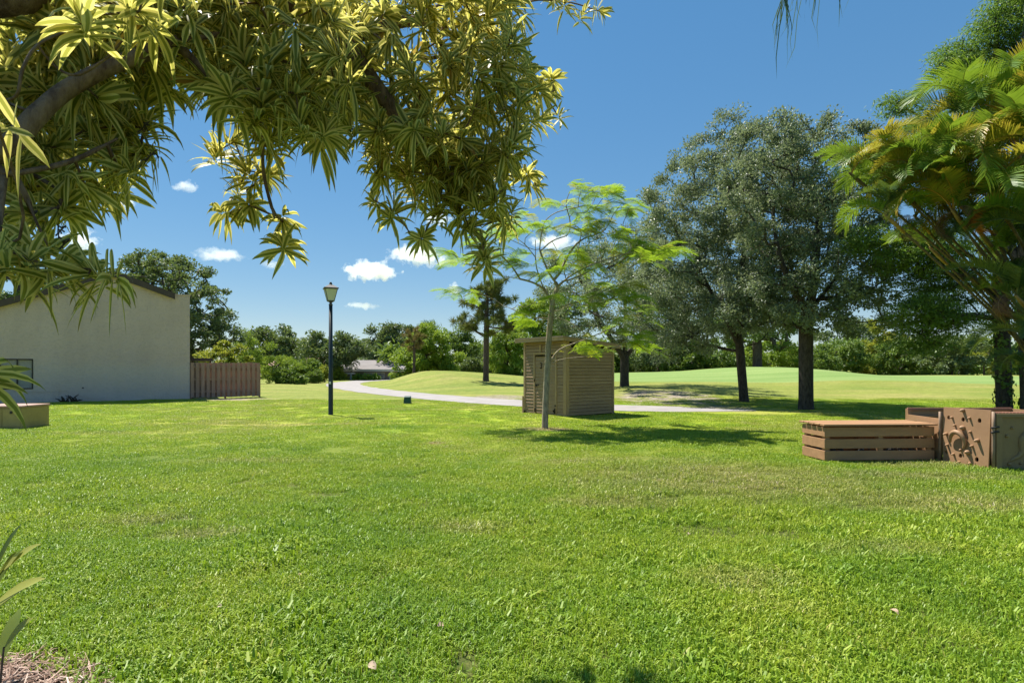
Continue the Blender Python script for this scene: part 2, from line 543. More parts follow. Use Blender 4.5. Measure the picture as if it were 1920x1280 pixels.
def roof_slab(t0, t1):
    m = MB()
    th = 0.16
    for_ = [hp(t0, zroof(t0) - th, 0.16), hp(t1, zroof(t1) - th, 0.16), hp(t1, zroof(t1) - th, -11.3), hp(t0, zroof(t0) - th, -11.3)]
    m.hexa(for_ + [q + np.array((0, 0, th)) for q in for_])
    return m
rf = roof_slab(0.66, TR); 
r2 = roof_slab(TR, 13.9)
rf.add(np.vstack(r2.v), np.vstack(r2.q))
roof = rf.build('roof', MSHINGLE, house)
for t0, t1 in ((0.62, TR), (TR, 13.9)):
    m = MB()
    lo0, lo1 = zroof(t0) - 0.30, zroof(t1) - 0.30
    c8 = [hp(t0, lo0, 0.162), hp(t1, lo1, 0.162), hp(t1, lo1, 0.21), hp(t0, lo0, 0.21)]
    m.hexa(c8 + [q + np.array((0, 0, 0.28)) for q in c8])
    m.build('fascia_board', MFASCIA, house)
m = MB()                                              # coping on the parapet end
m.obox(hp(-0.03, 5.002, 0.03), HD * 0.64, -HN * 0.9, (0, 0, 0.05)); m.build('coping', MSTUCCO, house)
win = MB()
fw = 0.05
for a, b, z0, z1 in ((W0, W0 + fw, WZ0, WZ1), (W1 - fw, W1, WZ0, WZ1), (W0 + fw, W1 - fw, WZ0, WZ0 + fw), (W0 + fw, W1 - fw, WZ1 - fw, WZ1)):
    win.obox(hp(a, z0, 0.01), HD * (b - a), -HN * 0.08, (0, 0, z1 - z0))
window = win.build('window', MDARKM, house)
m = MB(); tm = W0 + (W1 - W0) * 0.47
m.obox(hp(tm - 0.025, WZ0 + fw, 0.005), HD * 0.05, -HN * 0.06, (0, 0, WZ1 - WZ0 - 2 * fw)); m.build('mullion', MDARKM, window)
for a, b, dz in ((W0 + fw, tm - 0.025, -0.03), (tm + 0.025, W1 - fw, -0.045)):
    m = MB(); m.obox(hp(a, WZ0 + fw, dz), HD * (b - a), -HN * 0.008, (0, 0, WZ1 - WZ0 - 2 * fw)); m.build('pane', MGLASS, window)
m = MB()
for i in range(22):
    z = WZ0 + 0.06 + i * 0.054
    m.obox(hp(tm + 0.03, z, -0.09), HD * (W1 - fw - tm - 0.04), -HN * 0.02 + np.array((0, 0, 0.012)), (0, 0, 0.045))
m.build('blind', MBLIND, window)['kind'] = 'stuff'
m = MB(); m.obox(hp(W0 + .02, WZ0 + 0.02, -0.125), HD * (W1 - W0 - .04), -HN * 0.02, (0, 0, 1.26)); m.build('curtain', MBLIND, window)
m = MB(); m.obox(hp(5.0, -0.1, 0.03), HD * 0.05, -HN * 0.03, (0, 0, 0.95)); m.build('cable_conduit', MSTUCCO, house)
m = MB(); lathe(m, hp(4.15, 0.62, 0.0), [(0.0, -0.02), (0.035, -0.02), (0.035, 0.03), (0, 0.03)], 8); m.build('wall_tap', MDARKM, house)

m = MB(); m.tube([hp(tt, .50 + .03 * math.sin(tt * 3.1), .012) for tt in np.linspace(4.7, 9.5, 22)], .009, 5); m.tube([hp(4.7, .46, .012), hp(4.3, .30, .012), hp(3.9, .16, .014), hp(3.2, .05, .014)], .008, 5); m.build('wall_cable', MSTUCCO, house)
# heap of dark roots against the wall foot
m = MB()
rng = np.random.default_rng(9)
hb0 = hp(4.55, 0, 0.18)
for i in range(16):
    a = hb0 + HD * rng.uniform(-.3, .35) + HN * rng.uniform(0, .2)
    b = a + HD * rng.uniform(-.3, .3) + HN * rng.uniform(-.1, .15) + np.array((0, 0, rng.uniform(.06, .36)))
    m.tube([a, (a + b) / 2 + np.array((0, 0, .05)), b], [0.035, 0.028, 0.01], 6)
MROOT = bark_mat('root_bark', (0.03, 0.022, 0.018), (0.09, 0.07, 0.055))
tag(m.build('stump', MROOT, smooth=True), 'dark gnarled root stump at the foot of the beige house wall', 'stump')

# low brown roof seen over the fence
MWOODB = plain_mat('brown_paint', (0.36, 0.225, 0.175), 0.75, 0.25, 0.18, 5, 0.3, stretch=(3, 3, 0.4))
sh = root('patio_roof', 'low flat dark brown patio roof behind the brown fence beside the house', 'patio roof', hp(-0.4, 0, -1.6))
m = MB(); m.obox(hp(0.0 - 0.03, 1.86, -0.6), -HD * 1.0, -HN * 2.6, (0, 0, 0.14)); m.build('roof', MFASCIA, sh)
for a in (0.12, 0.9):
    m = MB(); m.obox(hp(-a, -0.1, -0.8), -HD * 0.08, -HN * 0.08, (0, 0, 1.95)); m.build('post', MFASCIA, sh)

# ------------------------------------------------------------------ board-on-board fence
FD = -HD
fence = root('wooden_fence', 'brown board on board fence joined to the right corner of the house', 'fence', hp(-0.05, 0, 0))
rng = np.random.default_rng(3)
def fp(s, z, d=0.0):
    return HC + FD * s + HN * d + np.array((0, 0, z + gz1(*(HC + FD * s)[:2])))
FL = 3.1
nb = 14
sp_ = (FL - 0.15) / (nb - 1)
pk = []
for i in range(nb):
    for back in (0, 1):
        if back and i == nb - 1: continue
        s0 = 0.03 + i * sp_ + back * (sp_ * 0.5 + 0.0)
        h = 1.70 + rng.uniform(-0.012, 0.012)
        m = MB()
        w = 0.142 if not back else 0.135
        tilt = rng.uniform(-0.006, 0.006)
        o = fp(s0, 0.05 + rng.uniform(0, 0.03), 0.05 if not back else -0.055)
        m.obox(o, FD * w, -HN * 0.02, FD * tilt + np.array((0, 0, h)))
        m.build('picket', MWOODB, fence)
for z in (0.3, 0.9, 1.5):
    m = MB(); m.obox(fp(0.02, z, 0.028), FD * FL, -HN * 0.06, (0, 0, 0.09)); m.build('rail', MWOODB, fence)
for s0 in (0.0, 1.5, FL - 0.02):
    m = MB(); m.obox(fp(s0, -0.2, -0.08), FD * 0.09, -HN * 0.09, (0, 0, 1.85)); m.build('post', MWOODB, fence)

# ------------------------------------------------------------------ tan utility cabinet at the left edge
MTAN = plain_mat('tan_enamel', (0.42, 0.30, 0.115), 0.55, 0.35, 0.15, 3, 0.05)
MLID = plain_mat('faded_red_lid', (0.46, 0.27, 0.21), 0.6, 0.3, 0.12, 3, 0.05)
cb = at(0, 803, 14.0); cb[2] = 0
cab = root('utility_cabinet', 'low tan metal utility cabinet with faded pink lid at the left edge of the lawn', 'utility box', (-12.6, 14.1, 0))
u = np.array((1, 0.06, 0.0)); v = np.array((-0.06, 1, 0.0)); o = np.array((-13.2, 13.95, 0.0))
m = MB(); m.obox(o, u * 1.12, v * 0.9, (0, 0, 0.52)); m.build('body', MTAN, cab, bevel=0.012)
m = MB(); m.obox(o + u * -0.02 - v * 0.02 + np.array((0, 0, 0.522)), u * 1.16, v * 0.94, (0, 0, 0.055)); m.build('lid', MLID, cab, bevel=0.015)
for a, b in ((0.03, 0.66), (0.68, 1.09)):
    m = MB(); m.obox(o + u * a - v * 0.012 + np.array((0, 0, 0.06)), u * (b - a), v * 0.0105, (0, 0, 0.43)); m.build('door', MTAN, cab, bevel=0.004)
m = MB(); m.obox(o + u * 0.86 - v * 0.03 + np.array((0, 0, 0.38)), u * 0.05, v * 0.016, (0, 0, 0.06)); m.build('latch', MDARKM, cab)

# ------------------------------------------------------------------ lamp post
MPOST = plain_mat('dark_green_metal', (0.018, 0.026, 0.024), 0.42, 0.5, 0.2, 4, 0.05)
MBRONZE = plain_mat('lantern_metal', (0.05, 0.045, 0.045), 0.45, 0.5, 0.2, 8)
t = NT('frosted_lantern_glass')
gl = t.bsdf((0.80, 0.81, 0.73), 0.25, 0.5)
tr = t.node('ShaderNodeBsdfTranslucent'); tr.inputs[0].default_value = (0.85, 0.86, 0.76, 1)
MLANT = t.done(t.mixsh(0.5, gl, tr.outputs[0]))
MSTICK = plain_mat('white_sticker', (0.75, 0.75, 0.75), 0.6, 0.3, 0.05, 8)
lb = ground_at(620, 778)
lamp = root('street_lamp', 'dark green lamp post with four sided lantern standing on the lawn left of the shed', 'lamp post', lb)
lz = lb[2]
def L(z): return lb + np.array((0, 0, z))
m = MB(); lathe(m, lb, [(0.078, -0.2), (0.078, 0.02), (0.074, 0.03), (0.072, 1.2), (0.066, 1.22), (0.056, 3.50), (0.0, 3.50)], 20); m.build('post', MPOST, lamp, smooth=True)
m = MB(); lathe(m, L(3.5), [(0.058, 0.0), (0.062, 0.02), (0.062, 0.05), (0.04, 0.06), (0.04, 0.10), (0.075, 0.115), (0.075, 0.135), (0, 0.135)], 16); m.build('collar', MBRONZE, lamp, smooth=False)
def sqring(z, r): return [L(z) + np.array((sx * r, sy * r, 0)) for sx, sy in ((-1, -1), (1, -1), (1, 1), (-1, 1))]
ang = 0.42
def rot(p):
    d = p - lb; c, s = math.cos(ang), math.sin(ang)
    return lb + np.array((d[0] * c - d[1] * s, d[0] * s + d[1] * c, d[2]))
B, T_ = [rot(q) for q in sqring(3.65, 0.10)], [rot(q) for q in sqring(4.03, 0.19)]
lan = MB()
for i in range(4):
    lan.tube([B[i], T_[i]], 0.011, 6)
    lan.tube([B[i], B[(i + 1) % 4]], 0.011, 6)
    lan.tube([T_[i], T_[(i + 1) % 4]], 0.012, 6)
lantern = lan.build('lantern_frame', MBRONZE, lamp)
for i in range(4):
    j = (i + 1) % 4
    m = MB(); cc = (B[i] + B[j] + T_[i] + T_[j]) / 4
    inn = (L(3.84) - cc); inn[2] = 0; inn = inn / np.linalg.norm(inn) * 0.006
    q = [B[i], B[j], T_[j], T_[i]]
    m.hexa([q[0], q[1], q[1] + inn, q[0] + inn, q[3], q[2], q[2] + inn, q[3] + inn]); m.build('pane', MLANT, lantern)
m = MB(); m.hexa([rot(q) for q in sqring(3.635, 0.105)] + [rot(q) for q in sqring(3.648, 0.105)]); m.build('lantern_floor', MBRONZE, lantern)
m = MB(); m.hexa([rot(q) for q in sqring(4.035, 0.225)] + [rot(q) for q in sqring(4.06, 0.225)]); m.hexa([rot(q) for q in sqring(4.061, 0.215)] + [rot(q) for q in sqring(4.17, 0.06)]); m.build('lantern_roof', MBRONZE, lamp)
m = MB(); lathe(m, L(4.16), [(0.05, 0), (0.05, 0.05), (0.035, 0.06), (0.04, 0.085), (0, 0.1)], 12); m.build('finial', MBRONZE, lamp)
m = MB(); m.obox(L(1.0) + np.array((-0.032, -0.078, 0)), (0.064, 0, 0), (0, 0.004, 0), (0, 0, 0.075)); m.build('sticker', MSTICK, lamp)

# ------------------------------------------------------------------ small green pedestal box
MGRN = plain_mat('green_plastic', (0.012, 0.075, 0.05), 0.5, 0.4, 0.15, 6)
gb = ground_at(764, 757)
ped = root('utility_pedestal', 'small dark green utility pedestal in the grass between the lamp post and the shed', 'utility pedestal', gb)
c8 = [gb + np.array(q) for q in ((-.16, -.13, -.05), (.16, -.13, -.05), (.16, .13, -.05), (-.16, .13, -.05), (-.135, -.10, .27), (.14, -.10, .27), (.14, .1, .30), (-.135, .1, .30))]
m = MB(); m.hexa(c8); m.build('body', MGRN, ped, bevel=0.02)
m = MB(); m.hexa([gb + np.array(q) for q in ((-.15, -.115, .283), (.155, -.115, .283), (.155, .115, .312), (-.15, .115, .312), (-.13, -.09, .31), (.135, -.09, .31), (.135, .09, .337), (-.13, .09, .337))]); m.build('cap', MGRN, ped, bevel=0.012)

# ------------------------------------------------------------------ the brown shed with the number 3
MSHED = plain_mat('shed_paint', (0.365, 0.245, 0.155), 0.75, 0.25, 0.16, 3, 0.25, stretch=(0.6, 0.6, 4))
MSHEDT = plain_mat('shed_trim_paint', (0.39, 0.265, 0.17), 0.7, 0.25, 0.14, 3, 0.2)
MROOFM = plain_mat('shed_roofing', (0.30, 0.23, 0.18), 0.85, 0.2, 0.2, 6, 0.3)
MGAP = plain_mat('dark_gap', (0.03, 0.024, 0.018), 0.9, 0.1, 0.2, 6)
th = math.radians(52)
SCn = np.array((1.66, 17.45, 0.0))
su = np.array((-math.cos(th), math.sin(th), 0.0))      # along the door side, away from the corner
sv = np.array((math.sin(th), math.cos(th), 0.0))       # along the long side
LU, LV = 2.0, 2.12
shed = root('shed', 'small brown clapboard shed with door number 3 and flat roof behind the young tree', 'shed', SCn)
def sp(a, b, z): return SCn + su * a + sv * b + np.array((0, 0, z))
H0, H1 = 2.36, 2.20            # wall height at the door side, at the back
mb = MB(); mb.hexa([sp(.03, .03, -.1), sp(LU - .03, .03, -.1), sp(LU - .03, LV - .03, -.1), sp(.03, LV - .03, -.1),
                    sp(.03, .03, H0), sp(LU - .03, .03, H0), sp(LU - .03, LV - .03, H1), sp(.03, LV - .03, H1)])
mb.build('core', MGAP, shed)
rng = np.random.default_rng(12)
PITCH = 0.105
def board_u(a0, a1, z, h=PITCH, out=0.0, mat=MSHED, name='siding_board'):
    """A clapboard on the door side between a0 and a1."""
    m = MB()
    d0, d1 = -0.032 - out + rng.uniform(-.003, .003), -0.006 - out
    m.hexa([sp(a0, d0, z), sp(a1, d0, z), sp(a1, 0.028, z), sp(a0, 0.028, z), sp(a0, d1, z + h - .009), sp(a1, d1, z + h - .009), sp(a1, 0.028, z + h - .009), sp(a0, 0.028, z + h - .009)])
    return m.build(name, mat, shed)
def board_v(b0, b1, z, h=PITCH):
    m = MB()
    d0, d1 = -0.032 + rng.uniform(-.003, .003), -0.006
    m.hexa([sp(d0, b0, z), sp(0.028, b0, z), sp(0.028, b1, z), sp(d0, b1, z), sp(d1, b0, z + h - .009), sp(0.028, b0, z + h - .009), sp(0.028, b1, z + h - .009), sp(d1, b1, z + h - .009)])
    return m.build('siding_board', MSHED, shed)
DA0, DA1, DH = 0.46, 1.44, 1.92                         # door between these, measured from the corner
nrow = int(H0 / PITCH)
for i in range(nrow):
    z = 0.04 + i * PITCH
    if z + PITCH < DH + .1:
        board_u(0.10, DA0 - 0.07, z); board_u(DA1 + 0.07, LU - 0.07, z)
    else:
        board_u(0.10, LU - 0.07, z)
    if z + PITCH < H1 + 0.02:
        board_v(0.10, LV - 0.06, z)
door = MB(); door.obox(sp(DA0, 0.02, 0.05), su * (DA1 - DA0), -sv * 0.024, (0, 0, DH - 0.06))
door = door.build('door', MSHED, shed)
i = 0
z = 0.06
while z + PITCH < DH:
    m = MB(); d0, d1 = -0.032 + rng.uniform(-.003, .003), -0.010
    m.hexa([sp(DA0 + .006, d0, z), sp(DA1 - .006, d0, z), sp(DA1 - .006, -.005, z), sp(DA0 + .006, -.005, z), sp(DA0 + .006, d1, z + PITCH - .009), sp(DA1 - .006, d1, z + PITCH - .009), sp(DA1 - .006, -.005, z + PITCH - .009), sp(DA0 + .006, -.005, z + PITCH - .009)])
    m.build('door_board', MSHED, door); z += PITCH
for a, b, z0, z1 in ((DA0 - .068, DA0 - .004, 0.0, DH + .085), (DA1 + .004, DA1 + .068, 0.0, DH + .085), (DA0 - .004, DA1 + .004, DH + .03, DH + .085)):
    m = MB(); m.obox(sp(a, 0.02, z0), su * (b - a), -sv * 0.062, (0, 0, z1 - z0)); m.build('door_frame', MSHEDT, shed)
m = MB(); m.obox(sp(1.12, -0.026, DH + .10), su * 0.09, -sv * 0.03, (0, 0, 0.22)); m.build('batten', MSHEDT, shed)
# corner trims
m = MB(); m.obox(sp(-0.035, -0.036, -.05), su * 0.13, sv * 0.034, (0, 0, H0 + .03)); m.build('corner_board', MSHEDT, shed)
m = MB(); m.obox(sp(-0.036, -0.001, -.05), su * 0.034, sv * 0.10, (0, 0, H0 + .02)); m.build('corner_board', MSHEDT, shed)
m = MB(); m.obox(sp(LU - .065, -0.036, -.05), su * 0.09, sv * 0.05, (0, 0, H0 + .03)); m.build('corner_board', MSHEDT, shed)
m = MB(); m.obox(sp(-0.036, LV - .058, -.05), su * 0.05, sv * 0.08, (0, 0, H1 + .02)); m.build('corner_board', MSHEDT, shed)
m = MB(); m.obox(sp(LU - .0, -0.06, -.05), su * 0.07, sv * 0.12, (0, 0, 0.62)); m.build('side_block', MSHEDT, shed)
# roof: deck with fascia all round
ov = 0.16
m = MB(); m.hexa([sp(-ov, -ov - .1, H0 + .05), sp(LU + ov, -ov - .1, H0 + .05), sp(LU + ov, LV + ov, H1 + .02), sp(-ov, LV + ov, H1 + .02),
                  sp(-ov, -ov - .1, H0 + .085), sp(LU + ov, -ov - .1, H0 + .085), sp(LU + ov, LV + ov, H1 + .055), sp(-ov, LV + ov, H1 + .055)]); m.build('roof', MROOFM, shed)
for nm, p0, p1, q0, q1 in (('front', (-ov - .02, -ov - .125), (LU + ov + .02, -ov - .125), H0, H0), ('side', (-ov - .02, -ov - .10), (-ov - .02, LV + ov), H0, H1 - .03)):
    a0, a1 = sp(*p0, q0 - .025), sp(*p1, q1 - .025)
    w = sv * 0.022 if nm == 'front' else su * 0.018
    m = MB(); m.hexa([a0, a1, a1 + w, a0 + w] + [q + np.array((0, 0, .105)) for q in (a0, a1, a1 + w, a0 + w)]); m.build('fascia_board', MSHEDT, shed)
    a0, a1 = sp(*p0, q0 + .082), sp(*p1, q1 + .082)
    o_ = (-sv if nm == 'front' else -su) * 0.014
    m = MB(); m.hexa([a0 + o_, a1 + o_, a1 + w, a0 + w] + [q + np.array((0, 0, .04)) for q in (a0 + o_, a1 + o_, a1 + w, a0 + w)]); m.build('drip_edge', MROOFM, shed)
# vent slot over the door, latch, hinges
m = MB(); m.obox(sp(DA0 + .02, -0.03, DH - .045), su * (DA1 - DA0 - .04), -sv * 0.006, (0, 0, .035)); m.build('vent_slot', MGAP, shed)
m = MB(); m.obox(sp(DA1 - .20, -0.028, 1.0 - .06), su * .17, -sv * .014, (0, 0, .03)); m.obox(sp(DA1 - .10, -0.043, .90), su * .05, -sv * .02, (0, 0, .065)); m.build('latch', MDARKM, shed)
m = MB(); m.obox(sp(DA1 + .0, -0.046, 1.05), su * .03, -sv * .014, (0, 0, .10)); m.build('hinge', MDARKM, shed)
for a, z_, w_, h_ in ((DA0 + .03, .12, .05, .07), (DA0 - .05, .30, .05, .05), (DA0 - .03, .08, .06, .16), (DA1 - .06, .08, .06, .12), (LU - .1, .0, .09, .1), (0.16, .0, .22, .04), (0.9, .0, .35, .03)):
    m = MB(); m.obox(sp(a, -0.06, z_), su * w_, -sv * .004, (0, 0, h_)); m.build('rot_patch', MGAP, shed)
# the number 3: real relief on the door
m = MB()
c3 = np.array((DA0 + (DA1 - DA0) * 0.70, 1.585))
def arc(cz, r, a0, a1, n=9):
    return [(c3[0] - r * math.cos(x) * .8, cz + r * math.sin(x)) for x in np.linspace(a0, a1, n)]
pts = arc(c3[1] - .0 + .042, .042, math.radians(150), math.radians(-90))
pts2 = arc(c3[1] - .048, .048, math.radians(90), math.radians(-150))
for pp in (pts, pts2):
    m.tube([sp(a, -0.034, z_) for a, z_ in pp], 0.010, 6)
m.build('number', MGAP, shed)
# ------------------------------------------------------------------ slatted wooden box on the right
MPLANK = plain_mat('box_paint', (0.42, 0.235, 0.12), 0.7, 0.25, 0.14, 4, 0.25, stretch=(0.6, 3, 3))
BA = np.array((5.06, 9.17, 0.0))
bu = np.array((1.0, 0.055, 0.0)); bu /= np.linalg.norm(bu)
bv = np.array((-bu[1] - 0.02, bu[0], 0.0)); bv /= np.linalg.norm(bv)
BL, BW, BH = 1.80, 0.62, 0.585
crate = root('slatted_box', 'long low brown slatted wooden box with board lid on the lawn at the right', 'wooden box', BA)
def bp(a, b, z): return BA + bu * a + bv * b + np.array((0, 0, z))
rng = np.random.default_rng(21)
for z in (0.015, 0.205, 0.395):
    h = 0.150
    j = rng.uniform(-.004, .004)
    m = MB(); m.obox(bp(0, 0 + j, z), bu * BL, bv * 0.022, (0, 0, h)); m.build('slat', MPLANK, crate, bevel=0.003)
    m = MB(); m.obox(bp(-0.024, -0.004, z + j), bu * 0.022, bv * (BW - .0), (0, 0, h)); m.build('slat', MPLANK, crate, bevel=0.003)
    m = MB(); m.obox(bp(0, BW - 0.022, z), bu * BL, bv * 0.022, (0, 0, h)); m.build('slat', MPLANK, crate)
    m = MB(); m.obox(bp(BL + .002, 0.0, z), bu * 0.022, bv * BW, (0, 0, h)); m.build('slat', MPLANK, crate)
for a in (0.002, BL * 0.5, BL - 0.08):
    for b in (0.024, BW - 0.1):
        m = MB(); m.obox(bp(a, b, -0.05), bu * 0.075, bv * 0.075, (0, 0, BH - 0.0)); m.build('post', MPLANK, crate)
nl = 5
for i in range(nl):
    w = (BW + 0.10) / nl
    m = MB(); m.obox(bp(-0.06, -0.05 + i * w, BH - 0.012 + rng.uniform(-.002, .002)), bu * (BL + .10 + rng.uniform(-.01, .01)), bv * (w - 0.022), (0, 0, 0.026)); m.build('lid_board', MPLANK, crate, bevel=0.003)
# stones lying inside the box
MSTONE = plain_mat('dark_pebble', (0.10, 0.10, 0.105), 0.35, 0.5, 0.5, 14)
m = MB()
for i in range(70):
    c = bp(rng.uniform(.1, BL - .1), rng.uniform(.12, BW - .12), rng.uniform(0.01, 0.17))
    r = rng.uniform(.025, .055)
    lathe(m, c, [(0.0, -r * .6), (r * .8, -r * .4), (r, 0), (r * .7, r * .5), (0, r * .65)], 7)
tag(m.build('pebbles', MSTONE, smooth=True), 'dark pebbles heaped inside the slatted wooden box', 'pebbles', kind='stuff')

# ------------------------------------------------------------------ moulded plastic play cube with climbing wall
t = NT('moulded_plastic')
p = t.coord('Object')
n = t.noise(p, 2.5, 5, 0.6); n2 = t.noise(p, 40, 3, 0.6)
sp_z = t.node('ShaderNodeSeparateXYZ'); t.l.new(p, sp_z.inputs[0])
c = t.ramp(n, [(0.3, (0.29, 0.165, 0.085)), (0.7, (0.37, 0.22, 0.12))])
sc_ = t.math('MULTIPLY', t.math('SUBTRACT', t.noise(t.scalevec(p, (8, 8, 1)), 5, 5, 0.75), 0.63, True), 6.0, True)
c = t.mix(t.math('MULTIPLY', sc_, 0.6), c, (0.5, 0.42, 0.36))
MPLAS = t.done(t.bsdf(c, 0.55, 0.35, t.bump(n2, 0.12, 0.01)))
MPLAS2 = plain_mat('faded_plastic', (0.30, 0.20, 0.10), 0.6, 0.3, 0.12, 4, 0.08)
MRED = plain_mat('red_brown_plastic', (0.36, 0.17, 0.115), 0.6, 0.3, 0.15, 5, 0.1)
MPIPE = plain_mat('grey_brown_post', (0.30, 0.20, 0.13), 0.6, 0.3, 0.2, 6)
CA, CB = np.array((6.93, 9.16, 0.0)), np.array((7.075, 8.43, 0.0))
cd = CB - CA; CW = np.linalg.norm(cd); cu = cd / CW
cn = np.array((cu[1], -cu[0], 0.0))
if cn[0] > 0: cn = -cn                       # outwards: to the left
CH = 0.90
play = root('play_cube', 'brown moulded plastic play cube with pegged climbing panel beside the slatted box', 'play structure', CB)
lean = 0.05
def cp(u, v, d=0.0):
    """Point on the climbing panel: u 0..1 left to right, v 0..1 top to bottom."""
    z = 0.875 - v * 0.92
    return CA + cd * u + cn * (d + lean * (v - 0.5)) + np.array((0, 0, z))
ucol = lambda x, y: ((x - (560 + (y - 215) * 0.1)) / 685.0, (y - 215 - (x - 560) * 0.05) / 830.0)
holes = [(660, 365, 24), (880, 385, 26), (1115, 392, 27), (697, 865, 24), (915, 895, 26), (1155, 925, 28)]
outer = [(0, 0), (1, 0), (1, 1), (0.04, 1)]
loops2 = [[Vector((u, v, 0)) for u, v in outer]]
rims = []
for x, y, r in holes:
    u0, v0 = ucol(x, y)
    ring = [(u0 + r / 685.0 * 0.95 * math.cos(a), v0 + r / 830.0 * 1.25 * math.sin(a)) for a in np.linspace(0, 2 * np.pi, 14, endpoint=False)]
    rims.append(ring)
    loops2.append([Vector((u, v, 0)) for u, v in ring])
def fill_plate(loops):
    import bmesh
    bm = bmesh.new(); vs = []
    for lp in loops:
        ring = [bm.verts.new(q) for q in lp]; vs += ring
        for a, b in zip(ring, ring[1:] + ring[:1]): bm.edges.new((a, b))
    bm.verts.index_update()
    bmesh.ops.triangle_fill(bm, use_beauty=True, use_dissolve=False, edges=bm.edges[:])
    out = [tuple(v.index for v in f.verts) for f in bm.faces]
    bm.free()
    return out
tri = fill_plate(loops2)
flat = [q for lp in loops2 for q in lp]
nv = len(flat)
mb = MB()
V = [cp(q.x, q.y, 0.0) for q in flat] + [cp(q.x, q.y, -0.03) for q in flat]
Tf = []
for a, b, c in tri:
    nrm = np.cross(V[b] - V[a], V[c] - V[a])
    if nrm @ cn < 0: a, b, c = a, c, b
    Tf.append((a, b, c)); Tf.append((a + nv, c + nv, b + nv))
Q = []
s0 = 0
for lp in loops2:
    k = len(lp)
    for i in range(k):
        Q.append((s0 + i, s0 + (i + 1) % k, s0 + (i + 1) % k + nv, s0 + i + nv))
    s0 += k
mb.add(V, Q, Tf)
panel = mb.build('climbing_panel', MPLAS, play)
def peg(x, y, r, ln, down=0.3):
    u0, v0 = ucol(x, y)
    base = cp(u0, v0, -0.005)
    ax = cn + np.array((0, 0, -0.12)); ax /= np.linalg.norm(ax)
    m = MB()
    ln = ln * .62; r = r * .85
    m.tube([base, base + ax * ln * .55, base + ax * ln * .85, base + ax * ln * .97, base + ax * ln], [r * 1.35, r * 1.05, r * .85, r * .5, r * .1], 10)
    m.build('peg', MPLAS, panel, smooth=True)
for x, y, r, ln in ((865, 255, .026, .11), (715, 360, .017, .08), (975, 360, .018, .08), (775, 470, .017, .08), (1015, 552, .018, .085), (665, 600, .022, .12), (1135, 662, .026, .13),
                    (1068, 745, .019, .09), (705, 757, .018, .09), (815, 882, .018, .08), (915, 992, .026, .10), (1075, 985, .019, .08), (915, 810, .018, .07), (725, 985, .018, .06), (1165, 1020, .018, .05)):
    peg(x, y, r, ln)
# arched hood and rounded lumps
m = MB()
ctr = np.array(ucol(870, 700))
pts = []
for a in np.linspace(math.radians(188), math.radians(-42), 16):
    u0 = ctr[0] + 0.155 * math.cos(a); v0 = ctr[1] - 0.165 * math.sin(a)
    pts.append(cp(u0, v0, 0.035 + 0.035 * math.sin(max(0, a))))
m.tube(pts, [0.012, 0.02, 0.026, 0.031, 0.034, 0.036, 0.037, 0.037, 0.036, 0.034, 0.032, 0.03, 0.026, 0.022, 0.016, 0.008], 12)
m.build('arched_hold', MPLAS, panel, smooth=True)
for x, y, rx in ((900, 505, .036), (1025, 840, .036)):
    m = MB(); u0, v0 = ucol(x, y); b = cp(u0, v0, -.01)
    ax = cn * .9 + np.array((0, 0, .1))
    m.tube([b, b + ax * .04, b + ax * .07, b + ax * .085], [rx * 1.1, rx, rx * .65, rx * .1], 12); m.build('knob', MPLAS, panel, smooth=True)
# corner post with pins between climbing panel and the right panel
m = MB(); m.tube([CB + cn * -0.01 + cu * 0.05 + np.array((0, 0, z)) for z in (-.05, .3, .6, .86)], .022, 10); m.build('corner_post', MPIPE, play, smooth=True)
for z in (.62, .55):
    m = MB(); m.tube([CB + np.array((-.02, -.05, z)), CB + np.array((.07, -.09, z + .02))], .014, 8); m.build('pin', MDARKM, play)
# right panel, facing the camera, with an embossed curling creature
RB = CB + np.array((0.045, -0.075, 0)); ru = np.array((1.0, -0.03, 0.0)); rn = np.array((-0.03, -1.0, 0.0))
RW = 1.75
def rp(x, z, d=0.0): return RB + ru * x + rn * d + np.array((0, 0, z))
m = MB(); m.obox(rp(0, -.02, -0.03), ru * RW, -rn * .03, (0, 0, .84)); m.build('right_panel', MPLAS2, play)
rpan = play.children[-1]
for x, z, w, h in ((0, -.02, .085, .80), (RW - .085, -.02, .085, .80), (0, .78, RW, .055)):
    m = MB(); m.obox(rp(x, z, 0.0), ru * w, rn * .03 * -1, (0, 0, h)); m.build('panel_rim', MPLAS2, play, bevel=.006)
m = MB(); m.tube([rp(x, z, -.03) for x, z in ((.20, .12), (.25, .16), (.33, .20), (.39, .28), (.37, .37), (.38, .46), (.44, .53), (.53, .56), (.62, .54), (.68, .47), (.66, .38), (.58, .33), (.55, .24), (.60, .16), (.7, .13))],
                 [.012, .022, .034, .042, .04, .044, .052, .06, .056, .05, .046, .05, .045, .035, .015], 10)
m.build('embossed_creature', MPLAS2, play, smooth=True)
for x, z, r in ((.24, .62, .022), (.17, .50, .028), (.20, .09, .03), (.36, .10, .02), (.95, .6, .03), (1.05, .2, .03)):
    m = MB(); b = rp(x, z, -.032); m.tube([b, b + rn * .02, b + rn * .03], [r, r * .8, r * .1], 10); m.build('embossed_dot', MPLAS2, play, smooth=True)
m = MB()
for i in range(34):
    m.obox(rp(.03 + i * .05, .822, -.06), ru * .043, -rn * 0.10, (0, 0, .028))
m.build('ribbed_top', MRED, play)['kind'] = 'stuff'
